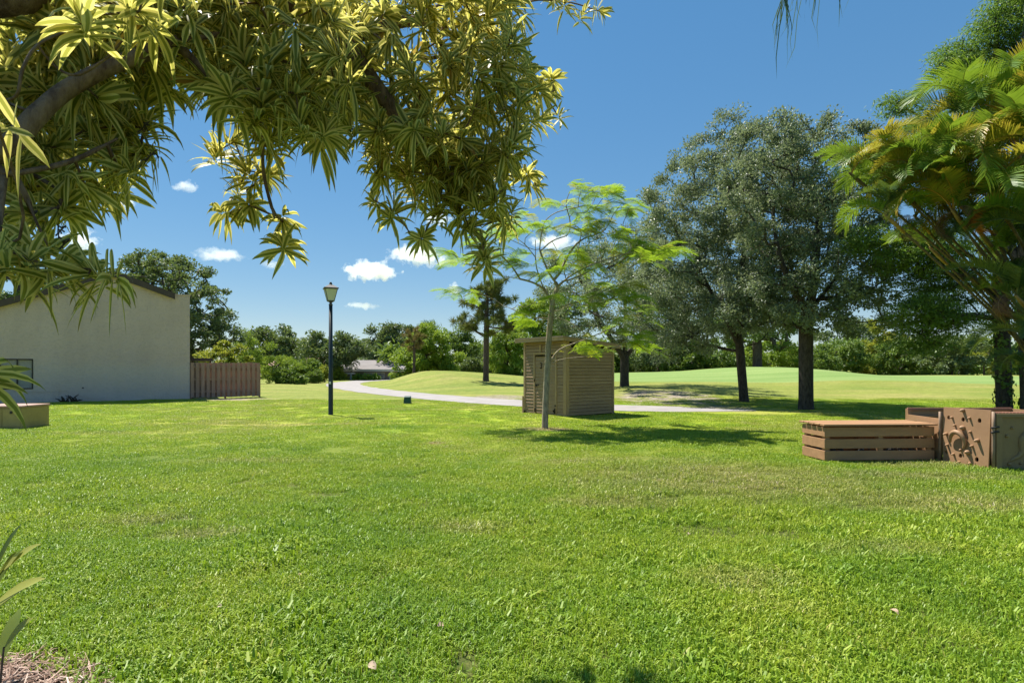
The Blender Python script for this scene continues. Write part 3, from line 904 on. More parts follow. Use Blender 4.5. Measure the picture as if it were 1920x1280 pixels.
# back panel with a recessed frame, and the far sides
KB = np.array((7.02, 10.12, 0.0)); ku = np.array((1.0, 0.0, 0.0))
def kp(x, z, d=0.0): return KB + ku * x + np.array((0, -d, z))
m = MB(); m.obox(kp(0, -.02, 0), ku * 1.85, (0, .03, 0), (0, 0, .80)); m.build('back_panel', MPLAS, play)
for x, z, w, h in ((0, -.02, .06, .78), (0, .755, 1.85, .045), (.1, .64, 1.6, .02), (.34, .1, .03, .53), (.1, .1, .02, .53)):
    m = MB(); m.obox(kp(x, z, .034), ku * w, (0, .031, 0), (0, 0, h)); m.build('panel_rim', MPLAS if z < .7 else MRED, play, bevel=.005)
m = MB(); m.obox(kp(1.85, -.02, 0), (.03, 0, 0), (-.05, -1.70, 0), (0, 0, .80)); m.build('far_panel', MPLAS, play)
m = MB(); m.obox(CA + cn * -.10 + np.array((0, 0, -.02)), cd, cn * -.02, (0, 0, .84)); m.build('dark_backing', MGAP, play)  # added dark sheet behind the climbing panel, standing in for shade in its holes
m = MB(); m.obox(CA + np.array((.012, .05, -.02)), (.03, 0, 0), (.06, .88, 0), (0, 0, .70)); m.build('left_panel', MPLAS, play)
m = MB(); m.tube([CA + np.array((-.015, .03, z)) for z in (-.05, .3, .6, .80)], .02, 10); m.build('corner_post', MPIPE, play, smooth=True)

# ------------------------------------------------------------------ far houses beyond the path
MHW = plain_mat('house_wall', (0.27, 0.22, 0.18), 0.9, 0.2, 0.15, 0.6)
MHR = plain_mat('pale_roof', (0.24, 0.22, 0.215), 0.85, 0.2, 0.12, 0.6)
MHF = plain_mat('white_fascia', (0.68, 0.64, 0.58), 0.7, 0.3, 0.06, 0.6)
MHT = plain_mat('terracotta_roof', (0.50, 0.33, 0.25), 0.85, 0.2, 0.15, 0.8)
def far_house(label, x0, x1, y0, depth, zw, zr, wall, roofm, wins, porch=None, gable=True, inset=1.6):
    h = root('far_house', label, 'house', ((x0 + x1) / 2, y0, 0))
    m = MB(); m.obox((x0, y0, -.5), (x1 - x0, 0, 0), (0, depth, 0), (0, 0, zw + .5)); m.build('wall', wall, h)
    m = MB(); e = .6
    m.obox((x0 - e, y0 - e, zw + .02), (x1 - x0 + 2 * e, 0, 0), (0, depth + 2 * e, 0), (0, 0, .28)); m.build('fascia_board', MHF, h)
    m = MB(); a = (x0 - e, x1 + e, y0 - e, y0 + depth + e); ym = y0 + depth / 2
    m.hexa([(a[0], a[2], zw + .31), (a[1], a[2], zw + .31), (a[1], a[3], zw + .31), (a[0], a[3], zw + .31),
            (a[0] + inset, ym - .3, zr), (a[1] - inset, ym - .3, zr), (a[1] - inset, ym + .3, zr), (a[0] + inset, ym + .3, zr)]); m.build('roof', roofm, h)
    for wx, wz, ww, wh in wins:
        m = MB(); m.obox((wx, y0 - .06, wz), (ww, 0, 0), (0, .05, 0), (0, 0, wh)); w = m.build('window', MHF, h)
        k = max(1, int(ww / .9))
        for j in range(k):
            m = MB(); m.obox((wx + .06 + j * (ww - .06) / k, y0 - .075, wz + .07), ((ww - .06) / k - .06, 0, 0), (0, .012, 0), (0, 0, wh - .14)); m.build('pane', MGLASS, w)
    if porch:
        px0, px1, pz, pd = porch
        m = MB(); m.obox((px0, y0 - pd, pz), (px1 - px0, 0, 0), (0, pd - .62, 0), (0, 0, .14)); m.build('porch_roof', MHF, h)
        for x in np.linspace(px0 + .1, px1 - .25, 3):
            m = MB(); m.obox((x, y0 - pd + .1, -.3), (.15, 0, 0), (0, .15, 0), (0, 0, pz + .29)); m.build('post', MHF, h)
    return h
far_house('low pale roofed house seen beyond the bend of the path behind trees', -22.6, -13.6, 74, 9, 1.05, 2.6, MHW, MHR,
          [(-19.2, .2, 2.6, .75), (-16.0, .1, 1.0, .8)], porch=(-23.0, -20.2, .75, 2.2))
far_house('distant house with terracotta roof mostly hidden by bushes left of the lamp post', -42.5, -33.0, 98, 9, 1.6, 3.3, MHW, MHT, [(-40, .4, 1.5, 1.0)])

# ------------------------------------------------------------------ pine-straw mulch bed in the near left corner
t = NT('mulch_soil')
p = t.pos()
n = t.noise(p, 22, 6, 0.75)
MMULCH = t.done(t.bsdf(t.ramp(n, [(0.3, (0.06, 0.035, 0.025)), (0.7, (0.24, 0.155, 0.115))]), 0.95, 0.1, t.bump(n, 1.0, 0.05)))
MC, MR = np.array((-2.65, 2.2)), np.array((0.97, 0.76))
V = [(MC[0], MC[1], gz1(*MC) + .05)]
Q = []; T = []
k = 40; rings = 5
rng = np.random.default_rng(8)
for r in range(1, rings + 1):
    for j in range(k):
        a = j / k * 2 * np.pi
        wob = 1 + .05 * math.sin(3 * a + 1) + .03 * math.sin(7 * a)
        q = MC + MR * wob * r / rings * np.array((math.cos(a), math.sin(a)))
        V.append((q[0], q[1], gz1(*q) + (.05 * (1 - (r / rings) ** 2) + (.004 if r < rings else -.01))))
for j in range(k):
    T.append((0, 1 + j, 1 + (j + 1) % k))
    for r in range(rings - 1):
        a = 1 + r * k
        Q.append((a + j, a + k + j, a + k + (j + 1) % k, a + (j + 1) % k))
tag(mesh_np('mulch_bed', V, Q, MMULCH, T=T, smooth=True), 'bed of reddish brown pine straw mulch in the near left corner', 'mulch bed', kind='structure')
def straws(name, n, inside, lo, hi, wid, lift, seed, mat):
    rng = np.random.default_rng(seed)
    pts = np.array([inside(rng) for _ in range(n)])
    z = gz(pts[:, 0], pts[:, 1])
    a = rng.uniform(0, 2 * np.pi, n); el = rng.normal(0, .16, n)
    ln = rng.uniform(lo, hi, n)
    d = np.stack([np.cos(a) * np.cos(el), np.sin(a) * np.cos(el), np.sin(el)], 1)
    s = np.stack([-np.sin(a), np.cos(a), rng.normal(0, .4, n)], 1) * (wid * rng.uniform(.5, 1.4, n))[:, None]
    c = np.stack([pts[:, 0], pts[:, 1], z + lift(pts) + rng.uniform(0.002, .035, n)], 1)
    b = rng.normal(0, .012, (n, 3)); 
    V = np.stack([c - d * ln[:, None] / 2 - s, c - d * ln[:, None] / 2 + s, c + b + s, c + b - s, c + d * ln[:, None] / 2 + s * .4, c + d * ln[:, None] / 2 - s * .4], 1).reshape(-1, 3)
    i0 = np.arange(n) * 6
    Q = np.concatenate([np.stack([i0, i0 + 1, i0 + 2, i0 + 3], 1), np.stack([i0 + 3, i0 + 2, i0 + 4, i0 + 5], 1)])
    tint = np.repeat(rng.uniform(0, 1, n), 6)
    return mesh_np(name, V, Q, mat, tint=tint)
MSTRAW = leaf_mat('straw', [(0.0, (0.10, 0.05, 0.035)), (0.45, (0.26, 0.155, 0.11)), (0.8, (0.42, 0.29, 0.22)), (1.0, (0.62, 0.50, 0.42))], 0.7, 0.25, 0)
def in_bed(rng):
    r = math.sqrt(rng.uniform(0, 1.04)); a = rng.uniform(0, 2 * np.pi)
    return MC + MR * r * np.array((math.cos(a), math.sin(a)))
tag(straws('mulch_straw', 5200, in_bed, .06, .22, .0022, lambda p: .05 * (1 - np.clip((((p - MC) / MR) ** 2).sum(1), 0, 1)), 4, MSTRAW), 'loose pine straw lying over the mulch bed', 'straw', kind='stuff')
# ------------------------------------------------------------------ vegetation tools
def unit(a):
    return a / (np.linalg.norm(a, axis=-1, keepdims=True) + 1e-9)

def resample(pts, step):
    pts = np.asarray(pts, float)
    out = [pts[0]]
    for a, b in zip(pts[:-1], pts[1:]):
        n = max(1, int(np.linalg.norm(b - a) / step))
        for i in range(1, n + 1):
            out.append(a + (b - a) * i / n)
    return np.array(out)

class Skel:
    """Branch skeleton grown from given limbs towards targets."""
    def __init__(s):
        s.p = []; s.par = []
    def limb(s, pts, step=0.4, start=None):
        pts = resample(catmull(pts, 4) if len(pts) > 2 else pts, step)
        if start is None and s.p:
            start = int(np.argmin(np.linalg.norm(np.array(s.p) - pts[0], axis=1)))
            pts = pts[1:]
        par = -1 if start is None else start
        for q in pts:
            s.p.append(np.asarray(q, float)); s.par.append(par); par = len(s.p) - 1
        return par
    def grow(s, targets, rng, step=0.5, up=0.25, wob=0.12, zpen=0.6, skip=0):
        targets = np.asarray(targets, float)
        base = np.array(s.p)[skip:]
        order = np.argsort([np.min(np.linalg.norm(base - t, axis=1)) for t in targets])
        n0 = len(s.p)
        buf = np.zeros((n0 + len(targets) * 40, 3)); buf[:n0] = s.p
        tips = []
        for ti in order:
            t = targets[ti]
            d = buf[skip:n0] - t
            cost = np.linalg.norm(d, axis=1) + zpen * np.maximum(0, d[:, 2])
            i = int(np.argmin(cost)) + skip
            a = buf[i]
            L = np.linalg.norm(t - a)
            n = min(30, max(1, int(L / step)))
            pd = a - buf[s.par[i]] if s.par[i] >= 0 else np.array((0, 0, 1.0))
            pd = pd / (np.linalg.norm(pd) + 1e-9)
            ctrl = a + pd * L * 0.35 + np.array((0, 0, up * L * 0.3)) + rng.normal(0, wob * L * 0.4, 3)
            par = i
            for j in range(1, n + 1):
                u = j / n
                q = (1 - u) ** 2 * a + 2 * u * (1 - u) * ctrl + u * u * t
                buf[n0] = q; s.p.append(q); s.par.append(par); par = n0; n0 += 1
            tips.append(par)
        return tips
    def mesh(s, name, mat, parent, r0, tip=0.01, expo=0.52, sides=(9, 4), flare=1.0, keep=None):
        n = len(s.p)
        P = np.array(s.p)
        kids = [[] for _ in range(n)]
        for i, p in enumerate(s.par):
            if p >= 0: kids[p].append(i)
        cnt = np.zeros(n)
        for i in range(n - 1, -1, -1):
            cnt[i] += 1 if not kids[i] else 0
            if s.par[i] >= 0: cnt[s.par[i]] += cnt[i]
        rad = np.maximum(tip, r0 * (cnt / cnt[0]) ** expo)
        s.rad = rad
        mb = MB()
        stack = [(0, -1)]
        while stack:
            i, p = stack.pop()
            ch = [] if p < 0 else [p]
            while True:
                ch.append(i)
                if not kids[i]: break
                k = sorted(kids[i], key=lambda c: -cnt[c])
                for c in k[1:]: stack.append((c, i))
                i = k[0]
            if len(ch) < 2: continue
            r = rad[ch].copy()
            if p >= 0: r[0] = min(rad[p], r[1] * 1.25)
            else:
                h = P[ch][:, 2] - P[ch[0]][2]
                r = r * (1 + flare * 0.6 * np.exp(-np.maximum(h, 0) / 0.22))
            mb.tube(P[ch], r, sides[0] if r[min(1, len(r) - 1)] > 0.03 else (5 if r[min(1, len(r) - 1)] > 0.012 else sides[1]), cap=False)
        return mb.build(name, mat, parent, smooth=True)

def leaf_cards(c, d, nrm, ln, wd, fold=0.25):
    """Small folded rhombic leaves: c centres, d directions, nrm normals."""
    d = unit(d)
    s = unit(np.cross(d, nrm)); n = np.cross(s, d)
    ln = np.asarray(ln)[:, None]; wd = np.asarray(wd)[:, None]
    b = c - d * ln * .5; t = c + d * ln * .5 - n * ln * .08
    m = c - d * ln * .05 + n * fold * wd * .5
    V = np.stack([b, m + s * wd * .5, t, m - s * wd * .5], 1).reshape(-1, 3)
    Q = np.arange(len(c) * 4).reshape(-1, 4)
    return V, Q

def in_lobes(lobes, n, rng, inner=0.45):
    """Points in a union of ellipsoids, denser towards the outside."""
    lob = np.array(lobes, float)                      # cx cy cz rx ry rz
    w = (lob[:, 3] * lob[:, 4] * lob[:, 5]) ** (2 / 3)
    k = rng.choice(len(lob), n, p=w / w.sum())
    v = unit(rng.normal(0, 1, (n, 3)))
    r = inner + (1 - inner) * rng.uniform(0, 1, n) ** 0.7
    return lob[k, :3] + v * r[:, None] * lob[k, 3:]

def blue_noise(pts, n):
    """Thin a point set to n well spread points."""
    pts = np.asarray(pts)
    if len(pts) <= n: return pts
    keep = [0]; d = np.linalg.norm(pts - pts[0], axis=1)
    for _ in range(n - 1):
        i = int(np.argmax(d * (1 + 0.35 * np.sin(np.arange(len(d)) * 12.9898))))
        keep.append(i); d = np.minimum(d, np.linalg.norm(pts - pts[i], axis=1))
    return pts[keep]

def crown_leaves(tips, per, spread, ln, wd, rng, up=0.35, droop=0.0, ctr=None, flat=0.75, vary=True):
    tips = np.asarray(tips)
    n = len(tips) * per
    sz = np.repeat(rng.uniform(0.65, 1.35, len(tips)), per) if vary else np.ones(n)
    g = unit(rng.normal(0, 1, (n, 3))) * (rng.uniform(0, 1, n) ** 0.45)[:, None]
    off = g * spread * sz[:, None] * np.array((1, 1, flat))
    c = np.repeat(tips, per, axis=0) + off
    out = unit(off + np.repeat(unit(tips - ctr), per, axis=0) * spread * .5 if ctr is not None else off)
    d = unit(out + rng.normal(0, .55, (n, 3)) + np.array((0, 0, -droop)))
    nrm = unit(rng.normal(0, .75, (n, 3)) + np.array((0, 0, up)) + out * .4)
    V, Q = leaf_cards(c, d, nrm, ln * rng.uniform(.6, 1.3, n), wd * rng.uniform(.6, 1.3, n))
    base = np.repeat(rng.uniform(0, 1, len(tips)), per)
    tint = np.clip(base * .45 + rng.uniform(0, 1, n) * .55, 0, 1)
    return V, Q, np.repeat(tint, 4)

def px_lobe(px, py, rx, ry, Y, dy=0.0, ryd=None):
    k = Y / F
    c = at(px, py, Y)
    return (c[0], c[1] + dy, c[2], rx * k, (ryd if ryd else min(rx, ry * 1.3) * k * 1.05), ry * k)

def tree(name, label, cat, px, Y, lobes, trunk_r, n_t, per, spread, ln, wd, leafm, barkm, seed, limbs=None, fork=None, group=None,
         up=0.35, droop=0.0, flat=0.75, lean=(0, 0), inner=0.45, flare=1.0, base=None, sides=(9, 4), keepout=None, tip=0.012, clump=None):
    """A tree whose trunk stands on the ground under pixel column px at depth Y; lobes are (px, py, rx, ry, depth offset)."""
    rng = np.random.default_rng(seed)
    x = (px - 960) / F * Y
    b = np.array((x, Y, gz1(x, Y))) if base is None else np.asarray(base, float)
    r = root(name, label, cat, b, group)
    LB = [px_lobe(l[0], l[1], l[2], l[3], Y, l[4] if len(l) > 4 else 0.0) for l in lobes]
    lb = np.array(LB)
    cen = (lb[:, :3] * lb[:, 3:4]).sum(0) / lb[:, 3].sum()
    s = Skel()
    zt = fork if fork else b[2] + (cen[2] - b[2]) * 0.55
    mid = np.array((b[0] + lean[0] * .5, b[1] + lean[1] * .5, (b[2] + zt) / 2))
    topp = np.array((b[0] + lean[0], b[1] + lean[1], zt))
    s.limb([b - np.array((0, 0, .25)), b + np.array((0, 0, .05)), mid, topp], 0.35)
    nf = len(s.p) - 1
    if limbs:
        for l in limbs: s.limb(l, 0.45)
    elif cen[2] > zt + 0.3:
        s.limb([topp, (topp + cen) / 2 + rng.normal(0, .15, 3), cen], 0.5)
    T = in_lobes(LB, n_t * 5, rng, inner)
    T = T[T[:, 2] > b[2] + 0.05]
    if keepout is not None:
        T = T[~keepout(T)]
    if clump:
        nc, cr = clump
        C = blue_noise(T, nc)
        k = max(1, n_t // nc)
        v = unit(rng.normal(0, 1, (len(C) * k, 3)) + np.array((0, 0, .45)) + np.repeat(unit(C - cen), k, 0) * .35)
        T = np.repeat(C, k, 0) + v * (cr * rng.uniform(.45, 1.0, len(v)) * np.repeat(rng.uniform(.7, 1.25, len(C)), k))[:, None] * np.array((1, 1, .7))
        T = T[T[:, 2] > b[2] + .05]
    else:
        T = blue_noise(T, n_t)
    s.grow(T, rng, step=max(0.3, spread * .8), skip=max(0, nf - 2))
    s.mesh('trunk', barkm, r, trunk_r, tip=tip, flare=flare, sides=sides)
    V, Q, ti = crown_leaves(T, per, spread, ln, wd, rng, up, droop, cen, flat)
    o = mesh_np('crown', V, Q, leafm, r, tint=ti)
    return r

# ------------------------------------------------------------------ foliage and bark
MOAKL = leaf_mat('oak_leaves', [(0.0, (0.07, 0.11, 0.06)), (0.5, (0.145, 0.205, 0.11)), (0.85, (0.235, 0.295, 0.16)), (1.0, (0.33, 0.36, 0.20))], 0.45, 0.6, 0.40, (0.30, 0.34, 0.13))
MFARD = leaf_mat('dark_far_leaves', [(0.0, (0.07, 0.115, 0.05)), (0.5, (0.12, 0.175, 0.075)), (1.0, (0.21, 0.26, 0.105))], 0.5, 0.4, 0.3)
MFARM = leaf_mat('mid_far_leaves', [(0.0, (0.065, 0.135, 0.024)), (0.5, (0.12, 0.21, 0.036)), (1.0, (0.22, 0.30, 0.05))], 0.5, 0.4, 0.35)
MFARL = leaf_mat('light_far_leaves', [(0.0, (0.12, 0.22, 0.022)), (0.5, (0.20, 0.32, 0.034)), (1.0, (0.34, 0.42, 0.05))], 0.5, 0.35, 0.4, (0.35, 0.42, 0.04))
MYELL = leaf_mat('yellow_green_leaves', [(0.0, (0.12, 0.18, 0.02)), (0.5, (0.22, 0.28, 0.03)), (1.0, (0.38, 0.36, 0.05))], 0.5, 0.35, 0.45, (0.42, 0.42, 0.05))
MPINE = leaf_mat('pine_needles', [(0.0, (0.075, 0.11, 0.026)), (0.6, (0.15, 0.185, 0.045)), (0.92, (0.25, 0.23, 0.06)), (1.0, (0.33, 0.24, 0.09))], 0.55, 0.3, 0.2)
MPINEB = leaf_mat('browning_pine_needles', [(0.0, (0.10, 0.10, 0.03)), (0.5, (0.22, 0.17, 0.06)), (1.0, (0.36, 0.25, 0.11))], 0.6, 0.3, 0.2)
MCYP = leaf_mat('cypress_leaves', [(0.0, (0.07, 0.14, 0.026)), (0.5, (0.13, 0.225, 0.038)), (1.0, (0.22, 0.31, 0.055))], 0.5, 0.35, 0.45, (0.2, 0.32, 0.03))
MBARK = bark_mat('oak_bark', (0.022, 0.018, 0.015), (0.09, 0.075, 0.06))
MBARKF = bark_mat('far_bark', (0.035, 0.028, 0.022), (0.11, 0.09, 0.07), 3)
MBARKP = bark_mat('pine_bark', (0.05, 0.035, 0.028), (0.14, 0.10, 0.08))
# ------------------------------------------------------------------ the oaks on the right
def w3(px, py, Y): return at(px, py, Y)
_p1 = ground_at(1395, 753); _p2 = ground_at(1511, 768); _p3 = ground_at(1171, 724)
YA, YB, YC = _p1[1], _p2[1], _p3[1]
o1 = tree('oak_tree', 'broad dark oak with the thinner trunk forking low, between the shed and the larger oak', 'tree', 1395, YA,
     [(1400, 420, 110, 130, .2), (1300, 420, 95, 120, -.3), (1245, 500, 50, 100, .2), (1330, 560, 110, 75, -1.0), (1440, 500, 80, 110, 1.0), (1270, 600, 70, 60, .3), (1395, 290, 85, 60, .4), (1310, 330, 60, 60, .5), (1400, 590, 70, 55, .8), (1250, 560, 60, 80, -.6), (1300, 610, 70, 45, -1.0), (1240, 610, 45, 50, .6), (1245, 455, 50, 60, .8), (1225, 540, 40, 70, 1.2), (1330, 480, 90, 90, 1.5)],
     0.19, 930, 105, 0.42, .125, .06, MOAKL, MBARK, 101, clump=(155, .72), base=_p1, fork=at(0, 632, YA)[2], lean=(-0.22, 0.0), flare=.8,
     limbs=[[w3(1387, 640, YA), w3(1381, 610, YA), w3(1383, 560, YA), w3(1395, 480, YA), w3(1400, 380, YA)],
            [w3(1385, 655, YA), w3(1402, 648, YA - .2), w3(1425, 640, YA - .4), w3(1450, 610, YA - .5)],
            [w3(1384, 658, YA), w3(1365, 655, YA + .3), w3(1335, 648, YA + .5), w3(1290, 630, YA + .4)],
            [w3(1382, 645, YA), w3(1370, 615, YA - .4), w3(1345, 570, YA - .8), w3(1310, 500, YA - .9)]])
o2 = tree('oak_tree', 'broad dark oak with the thickest straight trunk, standing behind the slatted box', 'tree', 1511, YB,
     [(1520, 390, 120, 130, .0), (1430, 370, 80, 110, -.6), (1590, 380, 85, 110, .6), (1540, 285, 85, 55, .2), (1450, 300, 60, 55, -.3), (1610, 300, 45, 55, .5), (1500, 520, 110, 75, -.8), (1600, 500, 90, 80, .2), (1560, 570, 70, 40, .6), (1440, 560, 70, 55, .6), (1500, 590, 75, 40, -1.0), (1615, 560, 60, 60, -.4)],
     0.25, 720, 105, 0.40, .115, .057, MOAKL, MBARK, 102, clump=(120, .70), base=_p2, fork=at(0, 575, YB)[2], lean=(0.05, 0.1), flare=.7,
     limbs=[[w3(1513, 590, YB), w3(1525, 540, YB), w3(1530, 470, YB), w3(1540, 380, YB)],
            [w3(1513, 585, YB), w3(1545, 550, YB + .4), w3(1580, 500, YB + .7), w3(1610, 440, YB + .8)],
            [w3(1513, 585, YB), w3(1490, 545, YB - .5), w3(1465, 490, YB - .9), w3(1450, 420, YB - .9)],
            [w3(1514, 560, YB), w3(1540, 500, YB + .8), w3(1590, 470, YB + 1.4)]])
o3 = tree('oak_tree', 'dark oak behind the shed, its short trunk rising from bare soil by the path', 'tree', 1171, YC,
     [(1170, 510, 90, 75, 0), (1090, 540, 70, 75, .6), (1240, 530, 75, 80, -.5), (1160, 590, 90, 55, -1.0), (1240, 600, 60, 45, .4), (1085, 610, 50, 40, .3), (1055, 530, 35, 40, .0), (1170, 555, 95, 70, -4.0), (1235, 585, 70, 45, -5.0), (1120, 575, 60, 55, -5.0)],
     0.28, 420, 100, 0.55, .15, .075, MOAKL, MBARK, 103, clump=(70, 1.0), base=_p3, fork=at(0, 665, YC)[2], flare=.7, lean=(0, 0),
     limbs=[[w3(1171, 672, YC), w3(1150, 640, YC - .3), w3(1125, 600, YC - .3), w3(1100, 540, YC)],
            [w3(1171, 672, YC), w3(1190, 645, YC + .2), w3(1215, 600, YC + .3), w3(1240, 540, YC)],
            [w3(1171, 665, YC), w3(1173, 610, YC), w3(1170, 520, YC)]])

# ------------------------------------------------------------------ pines on the mound
def pine(name, label, px, Y, limbs_px, top_py, trunk_r, seed, mat, tuft=0.42, per=42, nt=3, base=None, barkm=MBARKP):
    rng = np.random.default_rng(seed)
    x = (px - 960) / F * Y
    b = np.array((x, Y, gz1(x, Y))) if base is None else base
    r = root(name, label, 'tree', b)
    s = Skel()
    s.limb([b - np.array((0, 0, .25)), b, at(px + 1, (690 + top_py) / 2, Y), at(px + 2, top_py, Y)], 0.35)
    tg = []
    for (ax, ay), (bx, by), dy, wide in limbs_px:
        a = at(ax, ay, Y); e = at(bx, by, Y + dy)
        m = (a + e) / 2 + np.array((0, 0, -.12))
        s.limb([a, m, e], 0.4)
        k = nt * 2 + 1
        for i in range(k):
            f = .40 + .62 * i / k
            tg.append(a + (e - a) * f + rng.normal(0, 1, 3) * np.array((wide, wide, wide * .5)))
    s.grow(tg, rng, step=.3, up=.4)
    s.mesh('trunk', barkm, r, trunk_r, tip=.012, flare=.8)
    tg = np.array(tg); n = len(tg) * per
    d = unit(rng.normal(0, 1, (n, 3)) + np.array((0, 0, .35)))
    c = np.repeat(tg, per, 0) + d * tuft * .5 * rng.uniform(.5, 1.2, n)[:, None]
    V, Q = leaf_cards(c, d, rng.normal(0, 1, (n, 3)), tuft * rng.uniform(.7, 1.2, n), .035 * rng.uniform(.7, 1.6, n), .1)
    ti = np.clip(np.repeat(rng.uniform(0, 1, len(tg)), per) * .5 + rng.uniform(0, .6, n), 0, 1)
    mesh_np('crown', V, Q, mat, r, tint=np.repeat(ti, 4))
    return r
_pp = ground_at(911, 714)
YP = _pp[1]
pine('pine_tree', 'tall dark pine standing alone on the mown mound left of the shed', 911, YP,
     [((909, 632), (872, 602), -.6, .32), ((909, 628), (858, 598), .3, .3), ((910, 630), (950, 610), .5, .4), ((910, 612), (968, 612), -.3, .4), ((910, 600), (880, 590), .8, .35),
      ((910, 600), (950, 588), -.8, .4), ((910, 580), (880, 566), -.3, .35), ((910, 578), (945, 572), .6, .4), ((910, 570), (962, 558), .0, .35), ((911, 560), (895, 545), .5, .35),
      ((911, 565), (938, 546), -.4, .38), ((912, 552), (905, 536), .2, .3), ((912, 552), (930, 535), .2, .32), ((912, 548), (938, 528), -.2, .3), ((910, 590), (900, 575), .8, .4), ((910, 606), (930, 600), -.9, .45)],
     545, .21, 201, MPINE, per=85, tuft=.5, nt=3, base=_pp)
YS = 52.0
pine('pine_tree', 'thin browning pine sapling on the mound in front of the bright green bush', 776, YS,
     [((776, 648), (764, 641), -.2, .3), ((776, 645), (792, 640), .2, .3), ((776, 636), (766, 628), .2, .3), ((776, 634), (788, 628), -.2, .3), ((776, 625), (780, 614), 0, .25), ((776, 640), (776, 632), .4, .4), ((776, 654), (768, 650), .3, .25), ((776, 652), (786, 650), .3, .25)],
     612, .12, 202, MPINEB, tuft=.36, per=60, nt=2)

# ------------------------------------------------------------------ trees and bushes of the background
_seed = [300]
def bush(name, label, cat, px, Y, lobes, n_t=70, per=70, spread=.75, ln=.3, wd=.16, mat=None, r=.12, group=None, **kw):
    _seed[0] += 1
    if n_t >= 60:
        kw.setdefault('clump', (n_t // 5, spread * 1.05)); spread *= .78; per = int(per * .9); n_t = int(n_t * 1.15)
    return tree(name, label, cat, px, Y, lobes, r, n_t, per, spread, ln, wd, mat or MFARM, MBARKF, _seed[0], group=group, sides=(6, 3), **kw)

# behind the house
bush('oak_tree', 'large grey green oak rising behind the right end of the beige house roof', 'tree', 352, 46,
     [(350, 560, 60, 75), (250, 560, 40, 40), (290, 540, 55, 60, .5), (385, 600, 42, 60, -.6), (255, 520, 50, 40, .6), (330, 630, 80, 45, .3), (395, 640, 35, 30), (300, 505, 45, 25)], 330, 90, .7, .26, .13, MFARD, .45, clump=(55, 1.3))
bush('oak_tree', 'green oak crown seen over the left slope of the house roof', 'tree', 40, 44,
     [(40, 540, 70, 45), (-30, 520, 60, 60), (110, 535, 50, 40)], 110, 90, .8, .24, .12, MFARM, .4)
# left middle distance
bush('bush', 'yellow green leafy bush showing over the top of the brown fence', 'bush', 415, 40, [(412, 668, 28, 24), (440, 672, 24, 22), (388, 665, 20, 16)], 60, 80, .45, .2, .1, MYELL, .08)
bush('cypress_tree', 'feathery pale green cypress behind the right end of the fence', 'tree', 461, 52, [(461, 650, 22, 22), (461, 678, 26, 26), (461, 635, 10, 10)], 80, 90, .55, .24, .05, MFARL, .1)
bush('oak_tree', 'round dark oak far behind the young cypress right of the fence', 'tree', 520, 84, [(500, 655, 34, 34), (535, 655, 30, 32), (515, 640, 40, 20), (520, 680, 40, 24)], 130, 80, 1.3, .5, .26, MFARD, .4)
bush('cypress_tree', 'thin young pale green cypress standing in the grass right of the fence', 'tree', 518, 50, [(518, 690, 26, 26), (518, 668, 14, 20), (500, 700, 20, 14), (545, 682, 14, 12)], 75, 70, .5, .22, .05, MFARL, .1, inner=.2)
bush('bush', 'dark glossy bush at the foot of the young cypress', 'bush', 545, 49, [(545, 712, 22, 14), (530, 706, 16, 16), (562, 716, 12, 8)], 50, 90, .42, .22, .12, MFARM, .07)
bush('oak_tree', 'small dark oak with a clear trunk just behind the lamp post', 'tree', 630, 72, [(625, 665, 36, 26), (600, 660, 24, 26), (655, 664, 28, 20), (635, 650, 30, 16)], 130, 75, 1.1, .42, .2, MFARD, .35)
bush('oak_tree', 'hazy dark tree between the round oak and the lamp post', 'tree', 565, 112, [(562, 668, 26, 22), (585, 665, 20, 18)], 60, 70, 1.7, .6, .3, MFARD, .35)
bush('bush', 'spiky grey green bush left of the lamp post', 'bush', 590, 56, [(588, 708, 14, 10), (594, 702, 10, 8)], 34, 80, .4, .3, .06, MFARM, .06)
bush('bush', 'small yellow bush touching the lamp post on its left', 'bush', 609, 60, [(608, 700, 10, 12), (602, 706, 8, 7)], 26, 80, .4, .24, .12, MYELL, .06)
bush('bush', 'green broadleaf bush in front of the terracotta roofed house', 'bush', 568, 66, [(582, 690, 18, 14), (562, 694, 16, 12)], 44, 80, .6, .32, .18, MFARM, .08)
bush('oak_tree', 'tall grey green tree behind the pale roofed house, left of the bright bush', 'tree', 728, 84, [(728, 655, 30, 32), (705, 650, 20, 30), (752, 640, 24, 28), (735, 632, 26, 18), (712, 662, 24, 14)], 150, 80, 1.1, .42, .2, MFARD, .4)
bush('bush', 'low yellow green bush against the pale roofed house by the path bend', 'bush', 688, 71, [(688, 709, 14, 5), (672, 707, 8, 6), (702, 709, 8, 5)], 30, 60, .4, .34, .18, MFARL, .06)
bush('bush', 'pale flowering bush right of the lamp post by the path bend', 'bush', 633, 70, [(633, 704, 10, 12), (640, 709, 8, 8)], 26, 60, .5, .3, .16, MYELL, .06)
